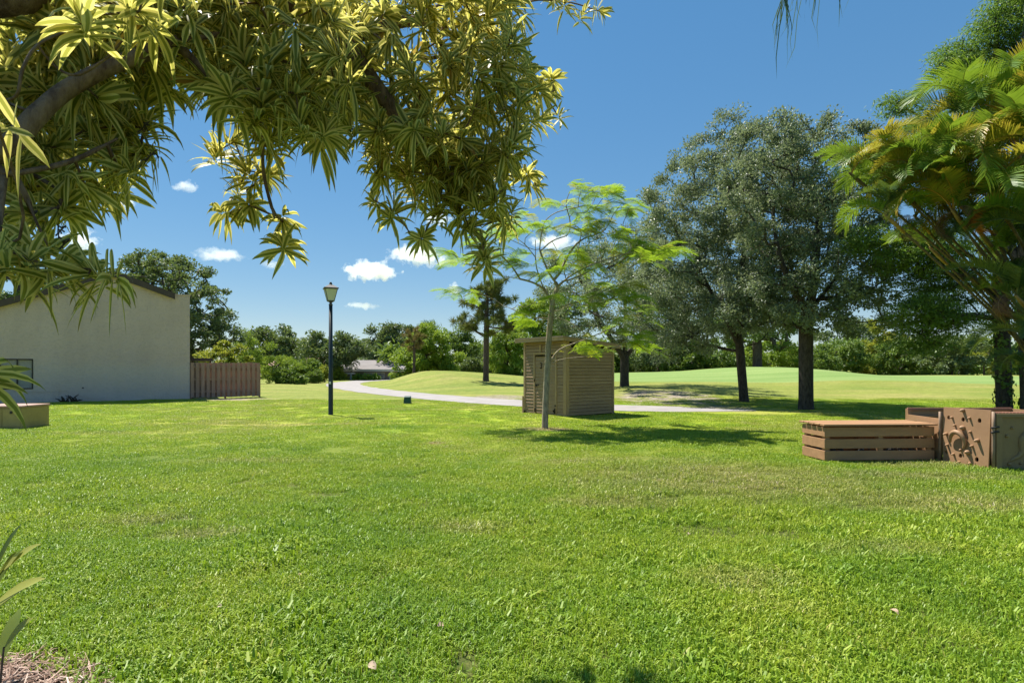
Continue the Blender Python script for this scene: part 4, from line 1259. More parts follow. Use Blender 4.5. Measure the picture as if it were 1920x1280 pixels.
# centre
bush('willow_tree', 'large bright green rounded bush at the back of the mound', 'bush', 800, 62, [(795, 675, 48, 28), (800, 645, 32, 30), (765, 680, 26, 22), (832, 672, 26, 30), (815, 655, 26, 30)], 190, 100, .8, .3, .15, MFARL, .2, droop=.5)
bush('bamboo', 'slim upright bamboo tops rising behind the bright green bush', 'bamboo', 803, 70, [(797, 622, 8, 18), (806, 618, 8, 18), (815, 626, 7, 15)], 36, 40, .7, .7, .07, MFARM, .06, up=0)
bush('oak_tree', 'grey green tree with thin top between the bright bush and the lone pine', 'tree', 862, 74, [(860, 655, 24, 30), (880, 668, 24, 28), (850, 680, 22, 24), (865, 632, 12, 14)], 120, 75, .9, .36, .17, MFARM, .25)
bush('bush', 'deep green bush behind the trunk of the lone pine', 'bush', 890, 68, [(888, 690, 26, 18), (862, 692, 20, 14), (912, 686, 22, 18)], 80, 80, .7, .32, .17, MFARD, .1)
bush('willow_tree', 'light green weeping tree just left of the shed', 'tree', 950, 54, [(945, 670, 26, 36), (965, 650, 30, 30), (935, 640, 20, 24), (960, 690, 24, 20)], 170, 100, .62, .26, .1, MFARL, .2, droop=.9)
bush('cypress_tree', 'light green leafy tree behind the shed roof left of the dark oak', 'tree', 1000, 58, [(1000, 600, 36, 30), (980, 620, 26, 24), (1030, 590, 28, 30), (1010, 640, 40, 26)], 150, 90, .8, .3, .15, MFARL, .25)
bush('pine_tree', 'dull olive tree crown above the shed roof, behind the light green tree', 'tree', 1045, 66, [(1045, 570, 28, 30), (1065, 600, 30, 30)], 90, 80, .9, .34, .14, MFARD, .3)

# beyond the golf green
bush('tree', 'mid green tree beyond the green, between the shed and the thinner oak trunk', 'tree', 1235, 74, [(1235, 660, 46, 34), (1200, 665, 32, 30), (1275, 650, 40, 40)], 150, 80, 1.0, .36, .18, MFARD, .2)
bush('bush', 'dark bush with an orange leaf patch beyond the green, left of the thinner oak trunk', 'bush', 1300, 72, [(1300, 672, 36, 24), (1270, 678, 26, 18), (1335, 668, 30, 26)], 110, 80, .85, .34, .18, MFARM, .12)
bush('oak_tree', 'tree with bare dark trunk on the rise of the green behind the two oaks', 'tree', 1420, 64, [(1420, 600, 60, 50), (1380, 610, 40, 40), (1460, 615, 40, 40)], 140, 80, 1.0, .34, .16, MFARM, .5, fork=4.2)
bush('bush', 'yellow green bushes beyond the green between the two oak trunks', 'bush', 1450, 78, [(1450, 668, 36, 26), (1480, 676, 26, 20), (1415, 672, 30, 22)], 110, 80, .95, .36, .2, MFARL, .12)
bush('bush', 'leafy green bush beyond the green just right of the thickest oak trunk', 'bush', 1560, 74, [(1560, 675, 36, 24), (1590, 668, 30, 26), (1540, 682, 24, 18)], 120, 80, .85, .34, .18, MFARM, .12)
bush('tree', 'bright yellow green tree standing up from the hedge beyond the green', 'tree', 1655, 76, [(1655, 625, 24, 26), (1650, 655, 32, 30), (1635, 680, 36, 20), (1680, 660, 26, 30)], 150, 85, .85, .34, .17, MYELL, .18)
bush('bush', 'dark hanging bush beyond the green at the middle of the hedge', 'bush', 1690, 72, [(1690, 670, 36, 30), (1720, 680, 26, 20), (1665, 688, 24, 14)], 120, 80, .85, .32, .17, MFARM, .12, droop=.5)
bush('bush', 'silvery large leaved bush beyond the green left of the trunks wound with ivy', 'bush', 1785, 66, [(1785, 665, 40, 32), (1760, 680, 28, 20), (1810, 660, 28, 30)], 120, 85, .75, .34, .2, MFARD, .12)
bush('bush', 'yellow branch bush low beyond the green beside the trunks wound with ivy', 'bush', 1845, 70, [(1845, 660, 30, 22), (1870, 675, 26, 20)], 70, 70, .8, .32, .12, MYELL, .1, flat=.4)
bush('tree', 'tall mid green tree beyond the green seen through the gap right of the oaks', 'tree', 1600, 92, [(1600, 640, 40, 40), (1560, 650, 40, 34)], 110, 70, 1.3, .45, .22, MFARD, .2)

# far-off woods that read as one mass
def woods(name, label, segs, mat, seed, per=26):
    rng = np.random.default_rng(seed)
    T = []
    for (x0, y0), (x1, y1), h, n in segs:
        f = rng.uniform(0, 1, n)
        bump = .65 + .35 * np.sin(f * 23 + x0) * np.sin(f * 9.3 + 1)
        x = x0 + (x1 - x0) * f; y = y0 + (y1 - y0) * f + rng.uniform(-4, 4, n)
        T.append(np.stack([x, y, gz(x, y) + h * bump * rng.uniform(0.02, 1, n) ** .7], 1))
    T = np.vstack(T)
    V, Q, ti = crown_leaves(T, per, 1.7, .75, .42, rng, .35, 0, T.mean(0), .8)
    tag(mesh_np(name, V, Q, mat, tint=ti), label, kind='stuff')
woods('far_woods', 'distant band of dark woods along the horizon', [((-190, 130), (-60, 150), 8, 420), ((-60, 150), (40, 140), 7, 420), ((40, 140), (180, 120), 9, 520)], MFARD, 61)
woods('thicket', 'tangled green thicket along the back of the golf green', [((12, 82), (34, 86), 4.6, 330), ((34, 86), (78, 80), 5.2, 560)], MFARM, 62)
woods('tree_belt', 'belt of mixed shrubs behind the mown mound', [((-18, 80), (14, 78), 4.4, 420)], MFARM, 63)
# ------------------------------------------------------------------ bald cypresses at the right edge
YCY = 17.0
def cypress(name, label, px, Y, lobes, limbs, r, n_t, seed, height_py, per=130, spread=.42):
    rng = np.random.default_rng(seed)
    x = (px - 960) / F * Y
    b = np.array((x, Y, gz1(x, Y)))
    rt = root(name, label, 'tree', b, 'dark trunks wound with ivy behind the play cube')
    s = Skel()
    s.limb([b - np.array((0, 0, .25)), b, at(px - 6, 600, Y), at(px - 12, 400, Y), at(px - 18, 200, Y), at(px - 14, height_py, Y)], .4)
    for l in limbs: s.limb(l, .45)
    LB = [px_lobe(*l[:4], Y, l[4]) for l in lobes]
    T = blue_noise(in_lobes(LB, n_t * 4, rng, .15), n_t)
    s.grow(T, rng, step=.4, up=.1, zpen=.3, skip=6)
    s.mesh('trunk', MBARK, rt, r, tip=.008, flare=.6)
    n = n_t * per
    off = unit(rng.normal(0, 1, (n, 3))) * (rng.uniform(0, 1, n) ** .5)[:, None] * spread * np.array((1.15, 1.15, .38))
    c = np.repeat(T, per, 0) + off
    d = unit(off * np.array((1, 1, .5)) + rng.normal(0, .25, (n, 3)) + np.array((0, 0, -.12)))
    nrm = unit(rng.normal(0, .5, (n, 3)) + np.array((0, 0, .8)))
    V, Q = leaf_cards(c, d, nrm, .13 * rng.uniform(.6, 1.3, n), .032 * rng.uniform(.6, 1.4, n), .1)
    ti = np.clip(np.repeat(rng.uniform(0, .55, n_t), per) + rng.uniform(0, .5, n), 0, 1)
    mesh_np('crown', V, Q, MCYP, rt, tint=np.repeat(ti, 4))
    # ivy clinging to the trunk
    m = 600
    z = b[2] + rng.uniform(0.2, 4.2, m) ** 1.0
    a = rng.uniform(0, 2 * np.pi, m)
    rr = r * 1.0 + rng.uniform(.0, .08, m) * (rng.uniform(0, 1, m) > .3)
    px_ = px - 8 * (z - b[2]) / 2.2
    c = np.stack([(px_ - 960) / F * Y + rr * np.cos(a), Y + rr * np.sin(a), z], 1)
    out = np.stack([np.cos(a), np.sin(a), np.full(m, .3)], 1)
    V, Q = leaf_cards(c, unit(np.stack([rng.normal(0, .5, m), rng.normal(0, .5, m), np.full(m, -1.0)], 1)), unit(out + rng.normal(0, .3, (m, 3))), .13 * rng.uniform(.6, 1.3, m), .10 * rng.uniform(.6, 1.3, m), .15)
    keep = np.sin(z * 2.1 + a) + rng.normal(0, .5, m) > -.2
    V = V.reshape(-1, 4, 3)[keep].reshape(-1, 3); Q = np.arange(len(V)).reshape(-1, 4)
    mesh_np('ivy', V, Q, MFARM, rt, tint=np.repeat(rng.uniform(0, 1, keep.sum()), 4))['kind'] = 'stuff'
    return rt
cypress('cypress_tree', 'tall feathery cypress, its ivy wound trunk left of the pair behind the play cube', 1884, YCY,
        [(1850, 90, 60, 50, .5), (1890, 40, 60, 60, -.3), (1820, 130, 40, 30, .3), (1780, 110, 22, 22, .2), (1700, 195, 26, 26, .2), (1685, 180, 22, 18, .4), (1730, 225, 30, 24, .2), (1920, 130, 60, 70, 0),
         (1760, 470, 90, 60, .8), (1740, 585, 60, 34, .2), (1790, 600, 60, 40, .6), (1660, 440, 50, 30, 1.0), (1820, 530, 60, 60, 1.0), (1750, 640, 60, 25, .5), (1720, 300, 60, 40, 1.2), (1830, 240, 60, 60, .8)],
        [[at(1880, 560, YCY), at(1820, 520, YCY + .2), at(1740, 510, YCY + .5)], [at(1880, 520, YCY), at(1800, 470, YCY + .3), at(1720, 450, YCY + .6)],
         [at(1878, 600, YCY), at(1810, 590, YCY), at(1750, 595, YCY + .1)], [at(1874, 330, YCY), at(1800, 260, YCY + .3), at(1700, 205, YCY + .3)], [at(1870, 180, YCY), at(1830, 120, YCY + .3)]],
        .20, 680, 401, 20, per=110)
cypress('cypress_tree', 'dark tree trunk thick with ivy cut by the right edge of the picture', 1932, 16.2,
        [(1960, 200, 80, 100, .5), (1980, 420, 90, 90, .8), (1930, 560, 50, 60, 1.2), (1900, 480, 50, 50, 1.4)],
        [[at(1905, 480, 16.2), at(1880, 440, 17)]], .21, 120, 402, 60, per=110)

# ------------------------------------------------------------------ areca palm clump
def frond_arrays(rng, L=2.2, n=46, leaflet=.55, arch=1.0, vee=.45, wid=.036, hang=.25, twist=0.0):
    """A feather palm frond along +Y: rachis strip and paired leaflets."""
    u = np.linspace(0, 1, 14)
    ang = math.radians(62) - arch * 1.75 * u ** 1.25
    dl = L / 13
    rx = np.concatenate([[0], np.cumsum(np.cos(ang[:-1]) * dl)]); rz = np.concatenate([[0], np.cumsum(np.sin(ang[:-1]) * dl)])
    R = np.stack([np.zeros(14), rx, rz], 1)
    V = []; Q = []; ti = []
    mb = MB(); mb.tube(R, np.linspace(.022, .004, 14), 4, cap=False)
    V.append(np.vstack(mb.v)); Q.append(np.vstack(mb.q)); ti.append(np.full(mb.n, .9))
    base = mb.n
    for k in range(n):
        f = .16 + .84 * (k / (n - 1))
        p = np.array([np.interp(f, u, R[:, j]) for j in range(3)])
        a = np.interp(f, u, ang)
        tg = np.array((0, math.cos(a), math.sin(a)))
        up = np.array((0, -math.sin(a), math.cos(a)))
        ll = leaflet * (.45 + .75 * math.sin(math.pi * (.12 + .82 * f)) ** .8) * rng.uniform(.85, 1.1)
        for sgn in (-1, 1):
            sw = .35 + .75 * f + rng.normal(0, .05)
            d = np.array((sgn, 0, 0)) * math.cos(sw * .7) + tg * math.sin(sw * .75) + up * (vee + rng.normal(0, .07))
            d /= np.linalg.norm(d)
            wv = np.cross(d, up); wv /= np.linalg.norm(wv) + 1e-9
            q0 = p; pts = [q0]
            for s_ in (.4, .75, 1.0):
                pts.append(p + d * ll * s_ + np.array((0, 0, -1)) * hang * ll * s_ ** 2.2)
            ww = [.5, 1.0, .75, .06]
            rows = np.vstack([[q + wv * wid * w * .5, q - wv * wid * w * .5] for q, w in zip(pts, ww)])
            V.append(rows); t0 = rng.uniform(0, .6)
            ti.append(np.repeat([t0 * .7, t0 * .8 + .05, t0 + .15, t0 + .45], 2))
            Q.append(np.array([(0, 1, 3, 2), (2, 3, 5, 4), (4, 5, 7, 6)]) + base); base += 8
    return np.vstack(V), np.vstack(Q), np.clip(np.concatenate(ti), 0, 1)
MPALM = leaf_mat('palm_leaf', [(0.0, (0.075, 0.175, 0.016)), (0.6, (0.16, 0.27, 0.025)), (0.85, (0.32, 0.33, 0.04)), (1.0, (0.42, 0.30, 0.06))], .42, .45, .34, (0.34, .46, .03))
MPALMY = leaf_mat('yellow_palm_leaf', [(0.0, (0.18, 0.24, 0.02)), (0.55, (0.34, 0.31, 0.03)), (0.8, (0.50, 0.30, 0.05)), (1.0, (0.52, 0.24, 0.06))], .42, .45, .36, (.55, .45, .04))
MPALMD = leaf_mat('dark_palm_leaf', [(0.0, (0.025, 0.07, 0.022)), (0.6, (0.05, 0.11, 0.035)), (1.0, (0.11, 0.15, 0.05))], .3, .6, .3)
MPALMO = leaf_mat('dying_palm_leaf', [(0.0, (0.34, 0.12, 0.02)), (0.6, (0.45, 0.20, 0.04)), (1.0, (0.42, 0.28, 0.12))], .55, .3, .4, (.6, .22, .03))
MPALMR = leaf_mat('dead_palm_leaf', [(0.0, (0.12, 0.05, 0.04)), (0.6, (0.22, 0.12, 0.09)), (1.0, (0.36, 0.26, 0.2))], .7, .2, .15)
MCANE = bark_mat('palm_cane', (0.07, 0.055, 0.022), (0.19, 0.15, 0.06), 5)
MSHAFT = plain_mat('palm_crownshaft', (0.34, 0.22, 0.06), .5, .4, .3, 6, .1)
rng = np.random.default_rng(77)
FR = [frond_arrays(np.random.default_rng(500 + i), L, n, lf, ar, ve, wi, ha) for i, (L, n, lf, ar, ve, wi, ha) in enumerate(
    [(2.3, 62, .58, 1.0, .65, .031, .16), (2.1, 58, .54, 1.3, .7, .030, .2), (1.8, 50, .52, .75, .6, .031, .14), (2.4, 62, .56, 1.5, .45, .030, .35), (2.0, 52, .58, 1.75, .15, .028, .6)])]
fr_mesh = []
_tmp = []
for i, (V, Q, ti) in enumerate(FR):
    o = mesh_np('frond', V, Q, MPALM, None, tint=ti)
    fr_mesh.append(o.data); bpy.data.objects.remove(o)
YPA = 12.4
pb = np.array(((2035 - 960) / F * YPA, YPA, 0.0))
palm = root('areca_palm', 'clump of arching yellow green areca palms leaning in at the right edge', 'palm', pb)
def add_frond(p, az, elev, sc, var, mat, roll=0.0):
    o = bpy.data.objects.new('frond', fr_mesh[var]); COL.objects.link(o); o.parent = palm
    o.location = Vector(p) - palm.location
    o.rotation_euler = (Matrix.Rotation(az, 4, 'Z') @ Matrix.Rotation(elev, 4, 'X') @ Matrix.Rotation(roll, 4, 'Y')).to_euler()
    o.scale = (sc, sc, sc)
    o.material_slots[0].link = 'OBJECT'; o.material_slots[0].material = mat
    return o
# crowns: (px, py, dY, number of fronds, size, kinds)
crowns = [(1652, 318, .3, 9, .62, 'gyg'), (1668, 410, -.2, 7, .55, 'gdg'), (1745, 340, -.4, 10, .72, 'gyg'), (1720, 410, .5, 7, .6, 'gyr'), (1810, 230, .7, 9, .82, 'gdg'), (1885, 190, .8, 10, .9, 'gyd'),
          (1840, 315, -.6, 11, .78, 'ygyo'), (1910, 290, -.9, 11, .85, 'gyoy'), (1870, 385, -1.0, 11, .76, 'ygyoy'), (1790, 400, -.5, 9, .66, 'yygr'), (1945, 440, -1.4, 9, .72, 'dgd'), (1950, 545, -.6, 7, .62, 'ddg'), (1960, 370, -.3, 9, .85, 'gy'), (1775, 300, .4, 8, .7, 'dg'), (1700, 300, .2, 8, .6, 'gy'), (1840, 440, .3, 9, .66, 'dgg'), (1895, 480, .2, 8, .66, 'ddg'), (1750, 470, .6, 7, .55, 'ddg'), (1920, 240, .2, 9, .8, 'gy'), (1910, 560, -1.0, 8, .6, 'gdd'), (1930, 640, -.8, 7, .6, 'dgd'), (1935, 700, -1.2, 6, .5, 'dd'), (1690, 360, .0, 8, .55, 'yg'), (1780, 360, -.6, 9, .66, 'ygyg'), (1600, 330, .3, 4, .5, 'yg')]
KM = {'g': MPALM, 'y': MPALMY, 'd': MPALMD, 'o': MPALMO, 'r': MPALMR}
for ci, (px, py, dy, nf, sc, kinds) in enumerate(crowns):
    c = at(px, py, YPA + dy)
    # cane from the clump base up to the crown
    b0 = pb + np.array((rng.uniform(-.45, .45), rng.uniform(-.4, .4), -.1))
    mid1 = b0 + (c - b0) * .45 + np.array((.35, 0, .35)); 
    pts = catmull([b0, b0 + (c - b0) * .2 + np.array((.25, 0, .25)), mid1, c], 6)
    m = MB(); m.tube(pts, np.linspace(.034, .024, len(pts)), 8); cane = m.build('stem', MCANE, palm, smooth=True)
    d = unit(c - pts[-4])
    m = MB(); m.tube([c - d * .45, c - d * .15, c + d * .12], [.032, .042, .024], 9); m.build('crownshaft', MSHAFT if ci % 2 else MCANE, cane, smooth=True)
    a0 = rng.uniform(0, 6.28)
    nf = int(nf * 1.12)
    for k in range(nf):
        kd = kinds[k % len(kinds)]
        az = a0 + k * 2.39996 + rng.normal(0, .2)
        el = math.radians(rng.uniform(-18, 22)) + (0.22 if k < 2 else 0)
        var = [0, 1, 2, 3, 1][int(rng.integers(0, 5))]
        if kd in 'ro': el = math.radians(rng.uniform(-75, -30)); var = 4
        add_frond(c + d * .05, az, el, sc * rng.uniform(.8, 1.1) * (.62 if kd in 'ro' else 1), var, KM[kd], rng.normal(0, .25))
# one dead frond hanging before the trunks
add_frond(at(1898, 548, 12.0), math.radians(95), math.radians(-70), .40, 4, MPALMR)

# ------------------------------------------------------------------ palm whose frond tip hangs in from the top
qb = np.array((5.9, 3.2, 0.0))
qp = root('queen_palm', 'palm frond of thin drooping leaflets hanging in from the top edge against open sky', 'palm', qb)
m = MB(); m.tube([qb + np.array((0, 0, -.2)), qb + np.array((.05, 0, 3)), qb + np.array((0, .05, 6.6))], [.2, .16, .13], 12); m.build('trunk', MBARK, qp, smooth=True)
rng = np.random.default_rng(15)
for fi in range(6):
    if fi == 0:
        R = catmull([qb + np.array((0, .05, 6.6)), np.array((4.9, 4.0, 6.55)), np.array((3.5, 4.8, 5.55)), at(1500, -25, 5.1), at(1466, -8, 5.1)], 8)
    else:
        a = 2.2 + fi * 1.0
        dv = np.array((math.cos(a - 2.6), math.sin(a - 2.6) * -1, 0))
        R = catmull([qb + np.array((0, .05, 6.6)), qb + np.array((0, .05, 7.1)) + dv * 1.0, qb + np.array((0, .05, 6.8)) + dv * 2.1, qb + np.array((0, .05, 5.6)) + dv * 2.9], 8)
    mb = MB(); mb.tube(R, np.linspace(.03, .004, len(R)), 5)
    n = 40
    ff = np.linspace(.2, 1.0, n)
    for f in ff:
        i = f * (len(R) - 1); i0 = min(int(i), len(R) - 2)
        p = R[i0] + (R[i0 + 1] - R[i0]) * (i - i0)
        tg = unit(R[i0 + 1] - R[i0]); sd = unit(np.cross(tg, (0, 0, 1)))
        for sgn in (-1, 1):
            ll = rng.uniform(.30, .62) * (1.1 if rng.uniform() > .4 else .5)
            d = sd * sgn * rng.uniform(.10, .28) + tg * rng.uniform(.0, .22)
            pts = [p, p + d * ll * .5 + np.array((0, 0, -ll * .35)), p + d * ll * .72 + np.array((rng.normal(0, .015), rng.normal(0, .01), -ll * .72)), p + d * ll * .80 + np.array((rng.normal(0, .03), 0, -ll))]
            wv = np.array((rng.uniform(-.4, .9), rng.uniform(-.6, .6), 0)); wv = wv / np.linalg.norm(wv) * .0045
            rows = np.vstack([[q + wv * w, q - wv * w] for q, w in zip(pts, (.6, 1, .8, .08))])
            mb.add(rows, [(0, 1, 3, 2), (2, 3, 5, 4), (4, 5, 7, 6)])
    o = mb.build('frond', MPALMD, qp)
    at_ = o.data.attributes.new('tint', 'FLOAT', 'POINT'); at_.data.foreach_set('value', rng.uniform(.2, .9, len(o.data.vertices)).astype(np.float32))

# ------------------------------------------------------------------ young tree with feathery leaves before the shed
MYBARK = bark_mat('pale_bark', (0.17, 0.135, 0.09), (0.40, 0.335, 0.235), 5)
MFEATH = leaf_mat('feathery_leaf', [(0.0, (0.16, 0.30, 0.02)), (0.55, (0.28, 0.44, 0.028)), (1.0, (0.48, 0.54, 0.05))], .5, .3, .5, (.42, .56, .03))
MFEATHY = leaf_mat('yellow_feathery_leaf', [(0.0, (0.20, 0.26, 0.02)), (0.55, (0.33, 0.36, 0.03)), (1.0, (0.48, 0.40, 0.06))], .5, .3, .5, (.55, .52, .04))
yb = ground_at(1022, 803); YT = yb[1]
yt = root('young_tree', 'young slender tree with pale trunk and light feathery leaves in front of the shed', 'tree', yb)
rng = np.random.default_rng(31)
s = Skel()
def W(pl, dy0=0.0, dy1=0.0):
    n = len(pl)
    return [at(a, b, YT + dy0 + (dy1 - dy0) * i / max(1, n - 1)) for i, (a, b) in enumerate(pl)]
s.limb([yb - np.array((0, 0, .2)), yb] + W([(1023, 760), (1025, 720), (1027, 680), (1030, 625), (1036, 570)]), .22)
for pl, d0, d1 in [([(1036, 568), (1020, 541), (1007, 505), (1004, 482)], 0, .25), ([(1036, 567), (1042, 548), (1045, 535), (1030, 512), (1017, 482), (1012, 467)], 0, .1),
                   ([(1012, 467), (1015, 440), (1022, 415), (1040, 400), (1062, 393), (1092, 386)], .1, -.5), ([(1004, 482), (984, 458), (960, 441)], .25, .7), ([(1004, 482), (1004, 450)], .25, -.3), ([(1008, 470), (985, 462), (955, 448)], .1, -.3),
                   ([(1020, 541), (1000, 530), (975, 523), (940, 517), (912, 512), (880, 497)], .0, .3), ([(975, 523), (960, 500), (940, 480)], .15, -.4),
                   ([(1012, 472), (1035, 452), (1062, 442)], .1, .6), ([(1045, 537), (1070, 517), (1107, 497), (1142, 485), (1178, 474)], 0, -.8), ([(1048, 530), (1085, 518), (1115, 503), (1150, 490)], 0, .5),
                   ([(1047, 520), (1062, 485), (1087, 452), (1130, 435)], .0, .4), ([(1086, 453), (1083, 480), (1082, 460)], .2, .1), ([(1039, 579), (1070, 570), (1102, 560), (1152, 535)], 0, -.4),
                   ([(1036, 592), (1070, 605), (1092, 620), (1098, 634)], 0, -.5), ([(1030, 680), (1060, 672), (1105, 667), (1157, 650)], 0, -.4), ([(1031, 678), (1050, 655), (1095, 637), (1155, 612)], 0, .3),
                   ([(1008, 597), (982, 588), (960, 579), (942, 572)], .0, .5), ([(966, 577), (970, 572), (985, 575), (1003, 566)], .4, .2), ([(1037, 586), (1075, 572), (1100, 572)], 0, .6)]:
    s.limb(W(pl, d0, d1), .22)
clus = [(1100, 355), (1130, 372), (1165, 382), (1085, 372), (1062, 388), (1115, 393), (1150, 402), (1068, 360), (1045, 382), (1180, 392), (1120, 360), (1095, 400), (960, 408), (990, 416), (940, 432), (970, 440), (1000, 432), (1032, 426), (1052, 440), (1078, 422), (1103, 420), (1090, 440),
        (848, 476), (872, 490), (905, 460), (930, 452), (950, 488), (975, 485), (868, 556), (900, 550), (920, 470), (1150, 445), (1180, 452), (1205, 468), (1235, 470), (1180, 474), (1150, 468), (1125, 470), (1222, 484), (1242, 474), (1200, 485), (1165, 490), (1140, 440), (1060, 480), (1082, 490), (1032, 510), (1062, 516), (1090, 510), (1045, 470),
        (1122, 535), (1142, 545), (1152, 560), (1168, 566), (1082, 558), (1060, 560), (1092, 578), (1022, 590), (1012, 602), (1175, 555), (1110, 555), (1162, 600), (1200, 602), (1150, 622), (1182, 632), (1085, 650), (1100, 646), (1122, 656), (1070, 660), (1176, 640), (1195, 652), (1195, 585), (1075, 470), (985, 500), (925, 492), (1012, 520)]
TG = []; 
for a, b in clus:
    f = rng.normal(0, .55)
    TG.append(at(a, b, YT + f))
s.grow(np.array(TG), rng, step=.18, up=.35, wob=.08, zpen=.5, skip=18)
s.mesh('trunk', MYBARK, yt, .080, tip=.006, expo=.56, flare=.35)
def compound_leaf(rng, L=.60, npair=14, pin=.17, nl=10):
    """Twice-divided leaf along +Y, drooping at the end."""
    V = []; Q = []; ti = []; base = 0
    for k in range(npair):
        f = .14 + .86 * k / (npair - 1)
        p = np.array((0, L * f, .16 * L * math.sin(f * 2.4) - .22 * L * f ** 2.5))
        pl = pin * (.5 + .8 * math.sin(math.pi * (.1 + .78 * f)))
        for sg in (-1, 1):
            a = math.radians(62 - 32 * f)
            d = np.array((sg * math.sin(a), math.cos(a), -.10 + rng.normal(0, .05)))
            n = np.array((0, 0, 1.0)); w = np.cross(d, n); w /= np.linalg.norm(w)
            for j in range(nl):
                g = (j + .6) / nl
                c = p + d * pl * g + np.array((0, 0, -.12 * pl * g * g))
                for s2 in (-1, 1):
                    q = w * s2 * .028 * (1 - .45 * g); e = d * .0125
                    V += [c - e * .2, c + q * .55 + e, c + q + d * .004, c + q * .45 - e * .9]
                    t0 = rng.uniform(0, .8)
                    ti += [t0] * 4
                    Q.append((base, base + 1, base + 2, base + 3)); base += 4
    m = MB(); u = np.linspace(0, 1, 7)
    m.tube(np.stack([u * 0, L * u, .16 * L * np.sin(u * 2.4) - .22 * L * u ** 2.5], 1), np.linspace(.004, .0015, 7), 3, cap=False)
    V = np.vstack([np.array(V), np.vstack(m.v)]); Q = np.vstack([np.array(Q), np.vstack(m.q) + base]); ti = np.concatenate([ti, np.full(m.n, .9)])
    return V, Q, ti
cl_mesh = []; CLA = []; XV = []; XQ = []; XT = []
for i in range(4):
    V, Q, ti = compound_leaf(np.random.default_rng(700 + i))
    o = mesh_np('leaf', V, Q, MFEATH, None, tint=ti); cl_mesh.append(o.data); bpy.data.objects.remove(o); CLA.append((V, Q, ti))
top = at(1040, 470, YT)
for ti_, t_ in enumerate(TG):
    out = t_ - top; az0 = math.atan2(out[1], out[0]) - math.pi / 2
    for k in range(5):
        az = az0 + (k % 3 - 1) * 1.15 + rng.normal(0, .4)
        sc = rng.uniform(.7, 1.15); loc = t_ + rng.normal(0, .10, 3) * np.array((1, 1, .5))
        RM = Matrix.Rotation(az, 4, 'Z') @ Matrix.Rotation(rng.normal(.02, .16), 4, 'X') @ Matrix.Rotation(rng.normal(0, .3), 4, 'Y')
        if k >= 3:
            vv, qq, tt = CLA[int(rng.integers(0, 4))]
            XV.append(vv @ np.array(RM.to_3x3()).T * sc + loc); XQ.append(qq + len(vv) * 0); XT.append(np.clip(tt + rng.uniform(-.1, .3), 0, 1))
            continue
        o = bpy.data.objects.new('leaf', cl_mesh[int(rng.integers(0, 4))]); COL.objects.link(o); o.parent = yt
        o.location = Vector(loc) - yt.location
        o.rotation_euler = RM.to_euler()
        o.scale = (sc, sc, sc)
        if rng.uniform() < .28:
            o.material_slots[0].link = 'OBJECT'; o.material_slots[0].material = MFEATHY
_n = np.cumsum([0] + [len(v) for v in XV])
fo_ = mesh_np('foliage', np.vstack(XV), np.vstack([q + o_ for q, o_ in zip(XQ, _n)]), MFEATH, yt, tint=np.concatenate(XT))
fo_['kind'] = 'stuff'
# ------------------------------------------------------------------ variegated tree overhanging from the left
t = NT('variegated_leaf')
uvn = t.node('ShaderNodeUVMap', uv_map='UVMap')
sep = t.node('ShaderNodeSeparateXYZ'); t.l.new(uvn.outputs[0], sep.inputs[0])
a_ = t.node('ShaderNodeAttribute', attribute_name='tint')
st = t.noise(t.scalevec(uvn.outputs[0], (9, .35, 1)), 3.0, 2)
x = t.math('ADD', t.math('ABSOLUTE', t.math('SUBTRACT', sep.outputs[0], .5)), t.math('MULTIPLY', t.math('SUBTRACT', st, .5), .13))
cm = t.ramp(a_.outputs['Fac'], [(0.0, (0.63, 0.56, 0.14)), (0.6, (0.77, 0.69, 0.25)), (1.0, (0.84, 0.69, 0.27))])
cg = t.ramp(a_.outputs['Fac'], [(0.0, (0.06, 0.12, 0.02)), (1.0, (0.13, 0.19, 0.03))])
cg2 = t.ramp(a_.outputs['Fac'], [(0.0, (0.10, 0.15, 0.025)), (1.0, (0.19, 0.215, 0.035))])
r_ = t.ramp(x, [(0.0, 0.0), (0.185, 0.0), (0.225, 1.0)]); r_.node.color_ramp.interpolation = 'LINEAR'
r2 = t.ramp(x, [(0.03, 1.0), (0.06, 0.0)])
green = t.mix(t.math('MULTIPLY', r2, .25), cg, cg2)
col = t.mix(r_, green, cm)
tipf = t.math('MULTIPLY', t.math('MULTIPLY', t.math('SUBTRACT', sep.outputs[1], .84, True), 9.0, True), t.math('MULTIPLY', t.math('SUBTRACT', a_.outputs['Fac'], .45, True), 2.5, True), True)
col = t.mix(tipf, col, (0.17, 0.09, 0.035))
dead = t.math('GREATER_THAN', a_.outputs['Fac'], .965)
col = t.mix(dead, col, (0.36, 0.17, 0.05))
tr = t.node('ShaderNodeBsdfTranslucent'); t.put(tr.inputs[0], t.mix(.4, col, (.82, .74, .13)))
MDRAC = t.done(t.mixsh(.58, t.bsdf(col, .45, .35), tr.outputs[0]))
MDBARK = bark_mat('lichened_bark', (0.085, 0.047, 0.03), (0.27, 0.19, 0.12), 9)

